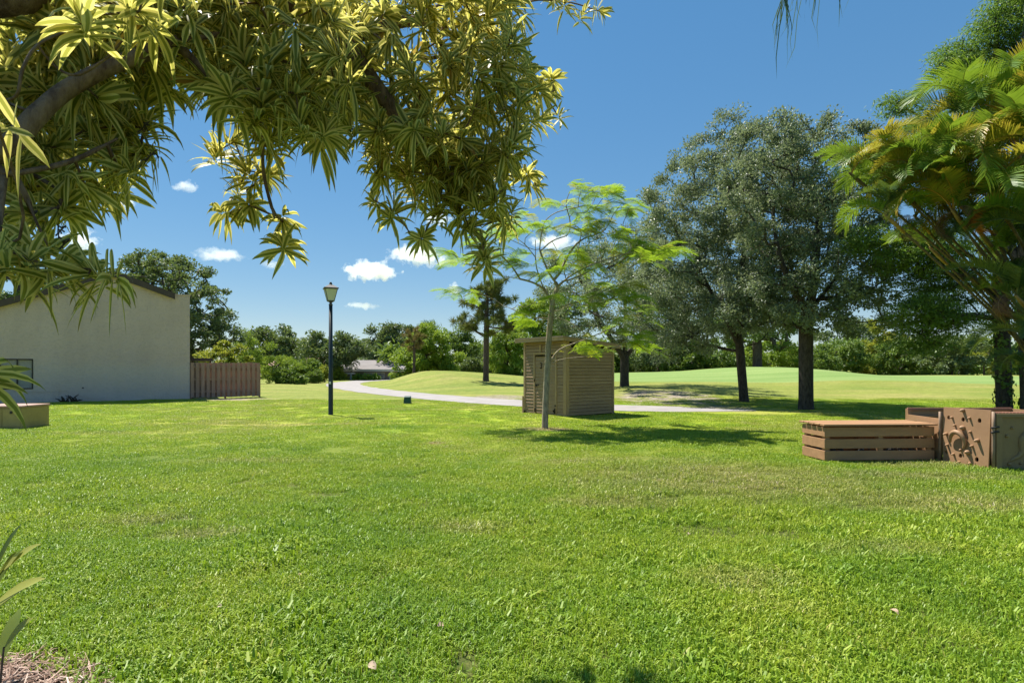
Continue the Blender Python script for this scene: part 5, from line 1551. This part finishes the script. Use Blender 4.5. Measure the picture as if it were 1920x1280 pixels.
def strap_leaves(base, d0, n0, L, Wd, droop, tint, rows=(0, .1, .28, .5, .72, .9, 1.0), prof=(.42, .68, .95, 1.0, .8, .36, .03)):
    """Arching lance leaves with a V fold. Returns V (N, rows, 3 across), uv, tint."""
    N = len(base); R = len(rows)
    d0 = unit(d0); s = unit(np.cross(d0, n0)); nn = np.cross(s, d0)
    g = np.array((0, 0, -1.0))
    bend = np.random.default_rng(N).normal(0, .16, N)
    V = np.zeros((N, R, 3, 3)); UV = np.zeros((N, R, 3, 2))
    for i, (tt, w) in enumerate(zip(rows, prof)):
        c = base + L[:, None] * (d0 * (tt - .26 * droop[:, None] * tt ** 2) + g * droop[:, None] * (.25 * tt ** 2 + .62 * tt ** 5) + s * (bend * tt ** 2)[:, None])
        hw = (Wd * w * .5)[:, None]
        up = nn * hw * .24
        V[:, i, 0] = c - s * hw + up; V[:, i, 1] = c; V[:, i, 2] = c + s * hw + up
        e = .5 * min(1, w + .12)
        UV[:, i, 0] = (.5 - e, tt); UV[:, i, 1] = (.5, tt); UV[:, i, 2] = (.5 + e, tt)
    return V, UV
def strap_quads(N, R=7):
    q = []
    for i in range(R - 1):
        for j in range(2):
            q.append((i * 3 + j, i * 3 + j + 1, i * 3 + j + 4, i * 3 + j + 3))
    return (np.array(q)[None] + (np.arange(N) * R * 3)[:, None, None]).reshape(-1, 4)

rng = np.random.default_rng(91)
TB = np.array((-2.45, 2.05, 0.0))
drac = root('variegated_tree', 'overhanging tree with yellow edged strap leaves and lichened limbs at the top left', 'tree', TB)
s = Skel()
s.limb([TB + np.array((0, 0, -.2)), TB, TB + np.array((.03, .02, 1.0)), TB + np.array((.12, .02, 1.9)), at(-95, 120, 2.1), at(-55, 20, 2.1), at(-40, -80, 2.1)], .15)
for pl in [[(-40, 300, 1.95), (20, 270, 1.95), (70, 215, 2.0), (130, 165, 2.1), (220, 120, 2.2), (330, 80, 2.35)],
           [(-5, 190, 2.0), (30, 180, 1.9), (42, 130, 1.9), (70, 85, 1.95), (130, 55, 2.0), (200, 10, 2.1)],
           [(72, 90, 1.95), (110, 130, 2.0), (150, 140, 2.0), (205, 105, 2.0)],
           [(330, 80, 2.35), (430, 60, 2.5), (560, 40, 2.7), (680, 60, 2.9)], [(330, 80, 2.35), (400, 150, 2.4), (490, 190, 2.6)],
           [(10, 0, 2.1), (120, -60, 2.2), (300, -60, 2.4), (500, -30, 2.7), (640, 80, 2.9), (720, 185, 3.05), (780, 260, 3.15), (830, 340, 3.2), (870, 400, 3.2)],
           [(640, 80, 2.9), (760, 40, 3.1), (900, 60, 3.3), (1000, 120, 3.4)], [(780, 260, 3.15), (860, 240, 3.3), (960, 200, 3.4), (1040, 170, 3.45)], [(830, 340, 3.2), (920, 330, 3.3), (1000, 330, 3.4)],
           [(760, 40, 3.1), (880, -10, 3.4), (960, 10, 3.5), (1010, 0, 3.55), (1070, 5, 3.6), (1120, 20, 3.6)],
           [(490, 190, 2.6), (492, 260, 2.65), (495, 330, 2.7), (515, 410, 2.7)],
           [(-10, 330, 1.95), (60, 320, 2.0), (140, 300, 2.1), (220, 260, 2.2)], [(-20, 440, 1.85), (40, 480, 1.85), (110, 500, 1.85), (170, 505, 1.85)], [(-30, 250, 1.95), (30, 330, 2.0), (70, 420, 2.0)]]:
    s.limb([at(a, b, y) for a, b, y in pl], .12)
ROS = []                                                 # rosettes: position, size, leaf number
def ros(px, py, Y, sz=1.0, n=22): ROS.append((at(px, py, Y), sz, int(n * 1.22)))
def area(poly, Y0, Y1, n, seed, sz=1.0, nl=22, gapd=38):
    """Rosettes through a part of the crown: a plan of the crown from the front, with depth from Y0 to Y1."""
    r = np.random.default_rng(seed)
    P = np.array(poly, float); lo, hi = P.min(0), P.max(0)
    got = []
    tries = 0
    while len(got) < n and tries < 6000:
        tries += 1
        q = r.uniform(lo, hi)
        ins = False
        for (x0, y0), (x1, y1) in zip(P, np.roll(P, -1, 0)):
            if (y0 > q[1]) != (y1 > q[1]) and q[0] < (x1 - x0) * (q[1] - y0) / (y1 - y0) + x0: ins = not ins
        if not ins: continue
        f = r.uniform()
        if any(abs(q[0] - g[0]) < gapd and abs(q[1] - g[1]) < gapd * .8 and abs(f - g[2]) < .28 for g in got): continue
        got.append((q[0], q[1], f))
        tilt = (q[0] / 1100.0)
        ros(q[0], q[1], (Y0 + (Y1 - Y0) * f), sz * r.uniform(.85, 1.15), nl)
area([(-60, -60), (330, -60), (320, 150), (250, 215), (255, 300), (190, 370), (90, 350), (40, 420), (-60, 430)], 2.2, 2.8, 95, 1, 1.05, 22, 33)
area([(80, -80), (380, -60), (350, 40), (200, 60)], 1.75, 2.2, 8, 2, .95, 18, 60)
area([(240, -40), (560, -50), (640, 40), (640, 190), (560, 235), (440, 190), (330, 140), (240, 110)], 2.3, 3.0, 90, 3, 1.0, 24, 33)
area([(560, -40), (960, -40), (960, 60), (1000, 140), (990, 240), (950, 300), (900, 350), (780, 320), (720, 270), (650, 240), (590, 200)], 2.8, 3.45, 135, 4, .92, 22, 27)
area([(700, 270), (960, 260), (960, 350), (900, 400), (790, 380), (710, 340)], 3.0, 3.35, 42, 5, .9, 22, 25)
area([(600, 40), (780, 40), (780, 210), (620, 200)], 3.85, 4.0, 10, 7, .8, 18, 36)
area([(480, 180), (640, 180), (620, 265), (500, 250)], 2.5, 2.75, 8, 6, 1.0, 20, 50)
for a, b, y, z_, n_ in [(470, 225, 2.8, .9, 18), (440, 265, 3.0, .9, 18), (405, 285, 3.0, .85, 18), (460, 320, 3.0, .95, 20), (505, 325, 3.0, .9, 18), (432, 400, 3.0, .85, 16), (470, 385, 2.95, .85, 16), (530, 415, 2.9, .75, 14), (530, 455, 2.9, .9, 18), (450, 350, 3.05, .85, 16), (500, 270, 2.8, .9, 18),
                        (790, 448, 3.1, .8, 14), (815, 400, 3.15, .8, 14), (740, 395, 3.1, .9, 18), (700, 375, 3.1, .7, 12), (880, 428, 3.2, .85, 18), (905, 455, 3.2, .9, 18), (908, 485, 3.2, .9, 20), (930, 415, 3.25, .85, 16), (960, 395, 3.25, .8, 14), (860, 400, 3.2, .85, 18),
                        (990, 330, 3.35, .85, 16), (1005, 350, 3.4, .7, 12), (1010, 225, 3.4, .85, 16), (1045, 215, 3.5, .6, 10), (1000, 150, 3.4, .85, 16), (1035, 150, 3.45, .75, 14), (1020, 175, 3.4, .8, 16), (960, 70, 3.4, .8, 16), (978, 45, 3.4, .7, 12), (960, 110, 3.4, .8, 16), (970, 180, 3.4, .9, 18),
                        (1060, 5, 3.55, .7, 14), (1095, 25, 3.6, .7, 14), (1128, 22, 3.6, .65, 12), (1040, -5, 3.55, .6, 12),
                        (55, 490, 1.85, 1.0, 15), (115, 500, 1.9, .95, 14), (165, 515, 1.85, 1.0, 17), (25, 455, 1.95, .95, 14), (175, 505, 1.95, .9, 14), (-15, 480, 1.8, .95, 14), (95, 470, 2.05, .9, 14), (-45, 715, 1.75, 1.0, 14), (-20, 430, 2.0, 1.0, 18), (60, 400, 2.1, 1.0, 18), (110, 390, 2.15, .9, 16), (160, 350, 2.2, .95, 18),
                        (260, 290, 2.4, .9, 18), (235, 310, 2.4, .9, 16), (270, 240, 2.4, .95, 20), (150, 30, 1.75, .95, 14), (-5, 235, 1.6, .9, 8)]:
    ros(a, b, y, z_, int(n_ * 1.35))
TG = np.array([r[0] for r in ROS])
nl0 = len(s.p)
s.grow(TG, rng, step=.10, up=.5, wob=.1, zpen=.25, skip=14)
s.mesh('trunk', MDBARK, drac, .108, tip=.0045, expo=.72, flare=.5, sides=(10, 5))
B = []; D = []; Nn = []; LL = []; WW = []; DR = []; TI = []
for p, sz, n in ROS:
    # axis of the rosette: up-and-out, tipping over at the ends of hanging twigs
    ax = unit(np.array((rng.normal(.15, .4), rng.normal(-.2, .4), rng.normal(.25, .45))))
    e1 = unit(np.cross(ax, (.3, .5, .8))); e2 = np.cross(ax, e1)
    bt = rng.uniform(0, 1)
    for k in range(n):
        f = k / n
        az = k * 2.39996 + rng.normal(0, .4)
        pol = math.radians(28 + 72 * f ** .8 + rng.normal(0, 15))
        dd = ax * math.cos(pol) + (e1 * math.cos(az) + e2 * math.sin(az)) * math.sin(pol)
        B.append(p - ax * .09 * f * sz + dd * .008); D.append(dd)
        Nn.append(ax * .9 - dd * (ax @ dd) * .6 + np.array((0, 0, .25)) + rng.normal(0, .15, 3))
        LL.append(.142 * sz * rng.uniform(.8, 1.2)); WW.append(.029 * sz * rng.uniform(.8, 1.2))
        DR.append(rng.uniform(.05, .8) * (.4 + .7 * f)); TI.append(np.clip(bt * .5 + rng.uniform(0, .5), 0, .95) if rng.uniform() > .008 else 1.0)
B, D, Nn, LL, WW, DR, TI = map(np.array, (B, D, Nn, LL, WW, DR, TI))
V, UV = strap_leaves(B, D, Nn, LL, WW, DR, TI)
# the leaves that show largest become parts of their own
mid = V[:, 3, 1]; tip = V[:, -1, 1]
def proj(p): return np.stack([960 + p[:, 0] / p[:, 1] * F, HZ - (p[:, 2] - EYE) / p[:, 1] * F], 1)
pb_, pm_, pt_ = proj(B), proj(mid), proj(tip)
plen = np.linalg.norm(pb_ - pm_, axis=1) + np.linalg.norm(pm_ - pt_, axis=1)
inside = (pm_[:, 0] > 5) & (pm_[:, 0] < 1915) & (pm_[:, 1] > 5) & (pm_[:, 1] < 1275)
cell = {}
for i in np.argsort(mid[:, 1]):
    if inside[i]:
        c_ = cell.setdefault((int(pm_[i, 0] // 26), int(pm_[i, 1] // 26)), [])
        if len(c_) < 2: c_.append(i)
cand = np.array(sorted([i for c_ in cell.values() for i in c_], key=lambda i: -plen[i]))
big = cand[:298]
q1 = strap_quads(1)
for i in big:
    mesh_np('leaf', V[i].reshape(-1, 3), q1, MDRAC, drac, tint=np.full(21, TI[i]), uv=UV[i].reshape(-1, 2), smooth=True)
rest = np.setdiff1d(np.arange(len(V)), big)
fo = mesh_np('foliage', V[rest].reshape(-1, 3), strap_quads(len(rest)), MDRAC, drac, tint=np.repeat(TI[rest], 21), uv=UV[rest].reshape(-1, 2), smooth=True)
fo['kind'] = 'stuff'
# dry flower stalks
m = MB()
for px, py, Y in ((275, 235, 2.3), (285, 290, 2.3), (118, 430, 1.95), (125, 455, 1.9)):
    a = at(px - 14, py + 12, Y); b = at(px + 6, py - 8, Y)
    m.tube([a, b], [.003, .0015], 4)
    for k in range(9):
        c = a + (b - a) * (.2 + .09 * k); m.tube([c, c + rng.normal(0, .012, 3)], [.0022, .003], 4)
m.build('flower_stalks', MBARK, drac)['kind'] = 'stuff'

# ------------------------------------------------------------------ broadleaf shoot in the mulch bed
MSHOOT = leaf_mat('shoot_leaf', [(0.0, (0.05, 0.10, 0.02)), (.5, (0.17, 0.23, 0.04)), (1.0, (0.34, 0.36, 0.08))], .5, .35, .35, (.4, .42, .05))
sb = np.array((-2.44, 2.66, gz1(-2.44, 2.66)))
shoot = root('leafy_plant', 'young yellow green broadleaf plant at the lower left edge by the mulch bed', 'plant', sb)
m = MB(); m.tube([sb + np.array((0, 0, -.05)), sb + np.array((.02, 0, .3)), sb + np.array((-.02, .02, .66))], [.012, .01, .006], 7); m.build('stem', MDBARK, shoot, smooth=True)
m = MB(); m.tube([sb + np.array((.08, -.05, -.05)), sb + np.array((.10, -.04, .22))], [.006, .004], 6); m.build('stem', MDBARK, shoot, smooth=True)
for z, az, el, L_, ti in ((.50, .5, 1.15, .26, .05), (.55, -.7, 1.2, .24, .6), (.50, .15, .75, .25, 1.0), (.46, -.3, .95, .22, .6), (.43, .5, 1.05, .22, .35), (.38, .05, .6, .25, 1.0), (.42, 2.4, .5, .25, .5), (.5, 3.4, .6, .25, .6), (.36, .8, .6, .2, .8), (.24, .3, .9, .16, .75), (.2, 1.8, .5, .2, .4)):
    d = np.array((math.cos(az) * math.cos(el), math.sin(az) * math.cos(el) * .5, math.sin(el)))
    b = sb + np.array((.0, 0, z)) if z > .3 else sb + np.array((.10, -.04, z - .03))
    v_, u_ = strap_leaves(b[None], d[None], np.array([[-.3, -.5, .8]]), np.array([L_ * 1.3]), np.array([.085]), np.array([.10]), None, prof=(.12, .5, .9, 1.0, .75, .3, .03))
    mesh_np('leaf', v_.reshape(-1, 3), q1, MSHOOT, shoot, tint=np.full(21, ti), uv=u_.reshape(-1, 2), smooth=True)

# ------------------------------------------------------------------ the grass itself
def grass_material():
    t = NT('grass_blade')
    p = t.pos()
    col, f, sep = turf_tone(t, p)
    a = t.node('ShaderNodeAttribute', attribute_name='tint')
    oi = t.node('ShaderNodeObjectInfo')
    v = t.math('ADD', t.math('MULTIPLY', a.outputs['Fac'], .7), t.math('MULTIPLY', oi.outputs['Random'], .3))
    k = t.ramp(v, [(0.0, (0.34, 0.48, 0.45)), (0.45, (0.85, 0.92, 1.0)), (0.8, (1.15, 1.1, 1.7)), (0.92, (1.5, 1.3, 4.5)), (1.0, (1.45, 0.85, 3.2))])
    col = t.mix(1.0, col, k, 'MULTIPLY')
    tr = t.node('ShaderNodeBsdfTranslucent'); t.put(tr.inputs[0], t.mix(.45, col, (.30, .42, .02)))
    return t.done(t.mixsh(.38, t.bsdf(col, .5, .4), tr.outputs[0]))
MGRASS = grass_material()
gcol = bpy.data.collections.new('grass_clumps')
def clump(name, seed, n, rad, hmin, hmax, wmin, wmax):
    r = np.random.default_rng(seed)
    a = r.uniform(0, 2 * np.pi, n); q = rad * np.sqrt(r.uniform(0, 1, n))
    b = np.stack([q * np.cos(a), q * np.sin(a), np.full(n, -.006)], 1)
    h = r.uniform(hmin, hmax, n); w = r.uniform(wmin, wmax, n)
    az = r.uniform(0, 2 * np.pi, n); ln = np.abs(r.normal(.38, .34, n))
    d = np.stack([np.cos(az), np.sin(az), np.zeros(n)], 1)
    sd = np.stack([-np.sin(az), np.cos(az), np.zeros(n)], 1) * (w * .5)[:, None]
    up = np.array((0, 0, 1.0))
    p1 = b + up * (h * .5)[:, None] + d * (h * ln * .25)[:, None]
    p2 = b + up * (h * .86)[:, None] * (1 - .25 * ln)[:, None] + d * (h * ln * .75)[:, None]
    p3 = b + up * (h * .95)[:, None] * (1 - .5 * ln)[:, None] + d * (h * ln * 1.2)[:, None]
    V = np.stack([b - sd * .8, b + sd * .8, p1 - sd, p1 + sd, p2 - sd * .7, p2 + sd * .7, p3], 1).reshape(-1, 3)
    i0 = np.arange(n) * 7
    Q = np.concatenate([np.stack([i0, i0 + 1, i0 + 3, i0 + 2], 1), np.stack([i0 + 2, i0 + 3, i0 + 5, i0 + 4], 1)])
    T = np.stack([i0 + 4, i0 + 5, i0 + 6], 1)
    o = mesh_np(name, V, Q, MGRASS, tint=np.repeat(r.uniform(0, 1, n), 7), T=T)
    COL.objects.unlink(o); gcol.objects.link(o)
    return o
for i in range(5): clump('grass_clump', 900 + i, 95, .17, .032, .085, .005, .0095)
for i in range(2): clump('grass_clump', 910 + i, 50, .15, .05, .115, .008, .014)
for i in range(2): clump('grass_clump', 920 + i, 120, .30, .02, .05, .007, .013)
rng = np.random.default_rng(55)
PT = []
def scatter(y0, y1, dens, lo, hi, smin, smax, clumpy=0.0):
    a = (y1 - y0) * (1.9 * (y0 + y1) / 2 + 5.0)
    n = int(a * dens)
    y = np.sqrt(rng.uniform(y0 ** 2, y1 ** 2, n)); x = rng.uniform(-1, 1, n) * (.95 * y + 2.5)
    PT.append(np.stack([x, y, rng.integers(lo, hi, n), rng.uniform(smin, smax, n)], 1))
scatter(1.2, 5.0, 135, 0, 5, .75, 1.2)
scatter(2.3, 6.0, 30, 5, 7, .7, 1.25)
scatter(5.0, 9.0, 75, 0, 5, .75, 1.15)
scatter(6.0, 12.0, 3, 5, 7, .55, .85)
scatter(9.0, 15.0, 22, 7, 9, .8, 1.15)
scatter(15.0, 27.0, 13, 7, 9, .85, 1.25)
PT = np.vstack(PT)
x, y = PT[:, 0], PT[:, 1]
ok = path_dist(x, y) > 1.62
ok &= ((x - MC[0]) / (MR[0] * .97)) ** 2 + ((y - MC[1]) / (MR[1] * .97)) ** 2 > 1
def inrect(o, u, v, lu, lv, pad=0.0):
    a = (x - o[0]) * u[0] + (y - o[1]) * u[1]; b = (x - o[0]) * v[0] + (y - o[1]) * v[1]
    return (a > -pad) & (a < lu + pad) & (b > -pad) & (b < lv + pad)
ok &= ~inrect(SCn, su, sv, LU, LV, .02)
ok &= ~inrect(BA, bu, bv, BL, BW, .0)
ok &= ~inrect(HC, HD, -HN, 13.5, 11, .05)
ok &= ~inrect(np.array((-13.2, 13.95)), np.array((1, .06)), np.array((-.06, 1)), 1.12, .9, .0)
ok &= ~((x > 7.08) & (x < 8.9) & (y > 8.4) & (y < 10.1))
thin = np.zeros(len(x))
for cx, cy, rx, ry, am in SPOTS:
    thin = np.maximum(thin, am * np.clip(1.15 - ((x - cx) / rx) ** 2 - ((y - cy) / ry) ** 2, 0, 1))
thin = np.maximum(thin, .9 * np.clip(1.1 - ((x - 7.3) / 2.6) ** 2 - ((y - 25.2) / 6.2) ** 2, 0, 1))
ok &= rng.uniform(0, 1, len(x)) > thin * .75
tall = (PT[:, 2] >= 5) & (PT[:, 2] < 7)
ok &= ~tall | (np.sin(x * 2.3 + 1.7 * np.sin(y * 1.3)) * np.sin(y * 2.9 + 1.1 * np.sin(x * 1.9)) + rng.normal(0, .25, len(x)) > .12)
PT = PT[ok]; x, y = PT[:, 0], PT[:, 1]
patch = .92 + .22 * np.sin(x * 1.7 + 2 * np.sin(y * .9)) * np.sin(y * 1.9 + x * .6)
gm = bpy.data.meshes.new('grass')
gm.vertices.add(len(PT)); gm.vertices.foreach_set('co', np.stack([x, y, gz(x, y)], 1).ravel())
for nm, ty, val in (('kind_index', 'INT', PT[:, 2].astype(np.int32)), ('spin', 'FLOAT', rng.uniform(0, 6.28, len(PT)).astype(np.float32)), ('size', 'FLOAT', (PT[:, 3] * patch).astype(np.float32))):
    gm.attributes.new(nm, ty, 'POINT').data.foreach_set('value', val)
grass = bpy.data.objects.new('grass', gm); COL.objects.link(grass)
gm.materials.append(MGRASS)
tag(grass, 'short bright green coarse lawn grass covering the near ground', kind='stuff')
ng = bpy.data.node_groups.new('grass_on_points', 'GeometryNodeTree')
ng.interface.new_socket('Geometry', in_out='INPUT', socket_type='NodeSocketGeometry')
ng.interface.new_socket('Geometry', in_out='OUTPUT', socket_type='NodeSocketGeometry')
N = ng.nodes; K = ng.links
gi, go = N.new('NodeGroupInput'), N.new('NodeGroupOutput')
ci = N.new('GeometryNodeCollectionInfo'); ci.inputs['Collection'].default_value = gcol
ci.inputs['Separate Children'].default_value = True; ci.inputs['Reset Children'].default_value = True
ip = N.new('GeometryNodeInstanceOnPoints'); ip.inputs['Pick Instance'].default_value = True
def named(nm, ty):
    a = N.new('GeometryNodeInputNamedAttribute'); a.data_type = ty; a.inputs['Name'].default_value = nm
    return a.outputs['Attribute']
cx = N.new('ShaderNodeCombineXYZ'); K.new(named('spin', 'FLOAT'), cx.inputs['Z'])
K.new(gi.outputs[0], ip.inputs['Points']); K.new(ci.outputs[0], ip.inputs['Instance'])
K.new(named('kind_index', 'INT'), ip.inputs['Instance Index']); K.new(cx.outputs[0], ip.inputs['Rotation'])
K.new(named('size', 'FLOAT'), ip.inputs['Scale']); K.new(ip.outputs[0], go.inputs[0])
md = grass.modifiers.new('grass', 'NODES'); md.node_group = ng

# ------------------------------------------------------------------ fallen leaves on the lawn
MDRY = leaf_mat('dry_leaf', [(0.0, (0.30, 0.16, 0.09)), (0.5, (0.48, 0.33, 0.22)), (1.0, (0.62, 0.5, 0.4))], .7, .25, .2)
rng = np.random.default_rng(66)
for i, (px, py, sz) in enumerate([(690, 1262, .075), (820, 1187, .06), (1470, 968, .06), (1072, 1095, .05), (415, 1150, .05), (1670, 1155, .07), (1290, 1010, .05), (560, 1090, .05), (1180, 985, .05)]):
    g = ground_at(px, py); g[2] += .045
    az = rng.uniform(0, 6.28); d = np.array((math.cos(az), math.sin(az), .25))
    v_, u_ = strap_leaves(g[None], d[None], np.array([[.1, -.6, .8]]), np.array([sz]), np.array([sz * .5]), np.array([.5]), None, prof=(.1, .6, 1, 1, .7, .3, .03))
    o = mesh_np('fallen_leaf', v_.reshape(-1, 3), q1, MDRY, None, tint=np.full(21, rng.uniform(0, 1)), smooth=True)
    lab = ['pale fallen leaf on the grass at the bottom edge left of centre', 'small tan fallen leaf standing in the grass low in the middle', 'dark brown fallen leaf on the lawn in front of the slatted box', 'tiny dry leaf on the lawn below the young tree',
           'small dry leaf on the grass right of the mulch bed', 'pale dry leaf on the grass low at the right', 'small dry leaf on the lawn midway to the slatted box', 'small dry leaf on the lawn below the lamp post', 'small dry leaf on the lawn right of the young tree foot'][i]
    tag(o, lab, 'fallen leaf', 'dry leaves scattered on the lawn')

# ------------------------------------------------------------------ fair weather clouds
def cloud_material():
    m = bpy.data.materials.new('cloud_vapour'); m.use_nodes = True
    n, l = m.node_tree.nodes, m.node_tree.links; n.clear()
    out = n.new('ShaderNodeOutputMaterial'); pv = n.new('ShaderNodeVolumePrincipled')
    pv.inputs['Color'].default_value = (1, 1, 1, 1); pv.inputs['Anisotropy'].default_value = .2
    tc = n.new('ShaderNodeTexCoord')
    nz = n.new('ShaderNodeTexNoise'); nz.inputs['Scale'].default_value = .034; nz.inputs['Detail'].default_value = 5; nz.inputs['Roughness'].default_value = .6
    geo = n.new('ShaderNodeNewGeometry'); l.new(geo.outputs['Position'], nz.inputs['Vector'])
    vm = n.new('ShaderNodeVectorMath'); vm.operation = 'LENGTH'; l.new(tc.outputs['Object'], vm.inputs[0])
    a = n.new('ShaderNodeMath'); a.operation = 'SUBTRACT'; a.inputs[0].default_value = .78; l.new(vm.outputs['Value'], a.inputs[1])
    b = n.new('ShaderNodeMath'); b.operation = 'MULTIPLY_ADD'; l.new(nz.outputs['Fac'], b.inputs[0]); b.inputs[1].default_value = 2.6; b.inputs[2].default_value = -1.42
    c = n.new('ShaderNodeMath'); c.operation = 'ADD'; l.new(a.outputs[0], c.inputs[0]); l.new(b.outputs[0], c.inputs[1])
    d = n.new('ShaderNodeMath'); d.operation = 'MULTIPLY'; d.use_clamp = False; l.new(c.outputs[0], d.inputs[0]); d.inputs[1].default_value = .22
    e = n.new('ShaderNodeClamp'); l.new(d.outputs[0], e.inputs[0]); e.inputs['Min'].default_value = 0; e.inputs['Max'].default_value = .045
    oi = n.new('ShaderNodeAttribute'); oi.attribute_type = 'OBJECT'; oi.attribute_name = 'thick'
    f = n.new('ShaderNodeMath'); f.operation = 'MULTIPLY'; l.new(e.outputs[0], f.inputs[0]); l.new(oi.outputs['Fac'], f.inputs[1])
    l.new(f.outputs[0], pv.inputs['Density']); l.new(pv.outputs[0], out.inputs['Volume'])
    return m
MCLOUD = cloud_material()
DCL = 1500.0
for i, (px, py, rx, ry, th, lab) in enumerate([(695, 508, 58, 20, 1.0, 'bright white puffy cloud just right of the lantern'), (785, 480, 62, 20, .9, 'white cloud under the hanging variegated leaves near the centre'),
        (680, 573, 34, 7, .5, 'thin flat cloud low to the right of the lamp post'), (412, 479, 56, 13, .35, 'wispy long cloud above the trees left of the lamp post'), (515, 496, 32, 9, .2, 'faint small cloud between the house and the lamp post'),
        (350, 350, 26, 14, .5, 'small white cloud highest in the gap between the leaves'), (857, 540, 20, 12, .9, 'small white cloud just above the lone pine'), (1040, 455, 50, 16, .6, 'cloud behind the crown of the young feathery tree'),
        (820, 410, 34, 14, .7, 'cloud half hidden behind the lower edge of the variegated leaves'), (225, 380, 34, 16, .5, 'cloud behind the leaves above the house roof'), (150, 450, 40, 24, .6, 'white cloud behind leaves at the far left')]):
    c = at(px, py, DCL); k = DCL / F
    bm_v = []
    o = mesh_np('cloud', *(lambda m: (np.vstack(m.v), np.vstack(m.q)))(lathe(MB(), (0, 0, 0), [(math.sin(a) * 1.0 + 1e-4, -math.cos(a)) for a in np.linspace(0, math.pi, 9)], 16)), MCLOUD)
    o.location = c; o.scale = (rx * k * 1.1, rx * k * .75, ry * k * 1.2)
    o['thick'] = float(th)
    tag(o, lab, 'cloud', 'small fair weather clouds')
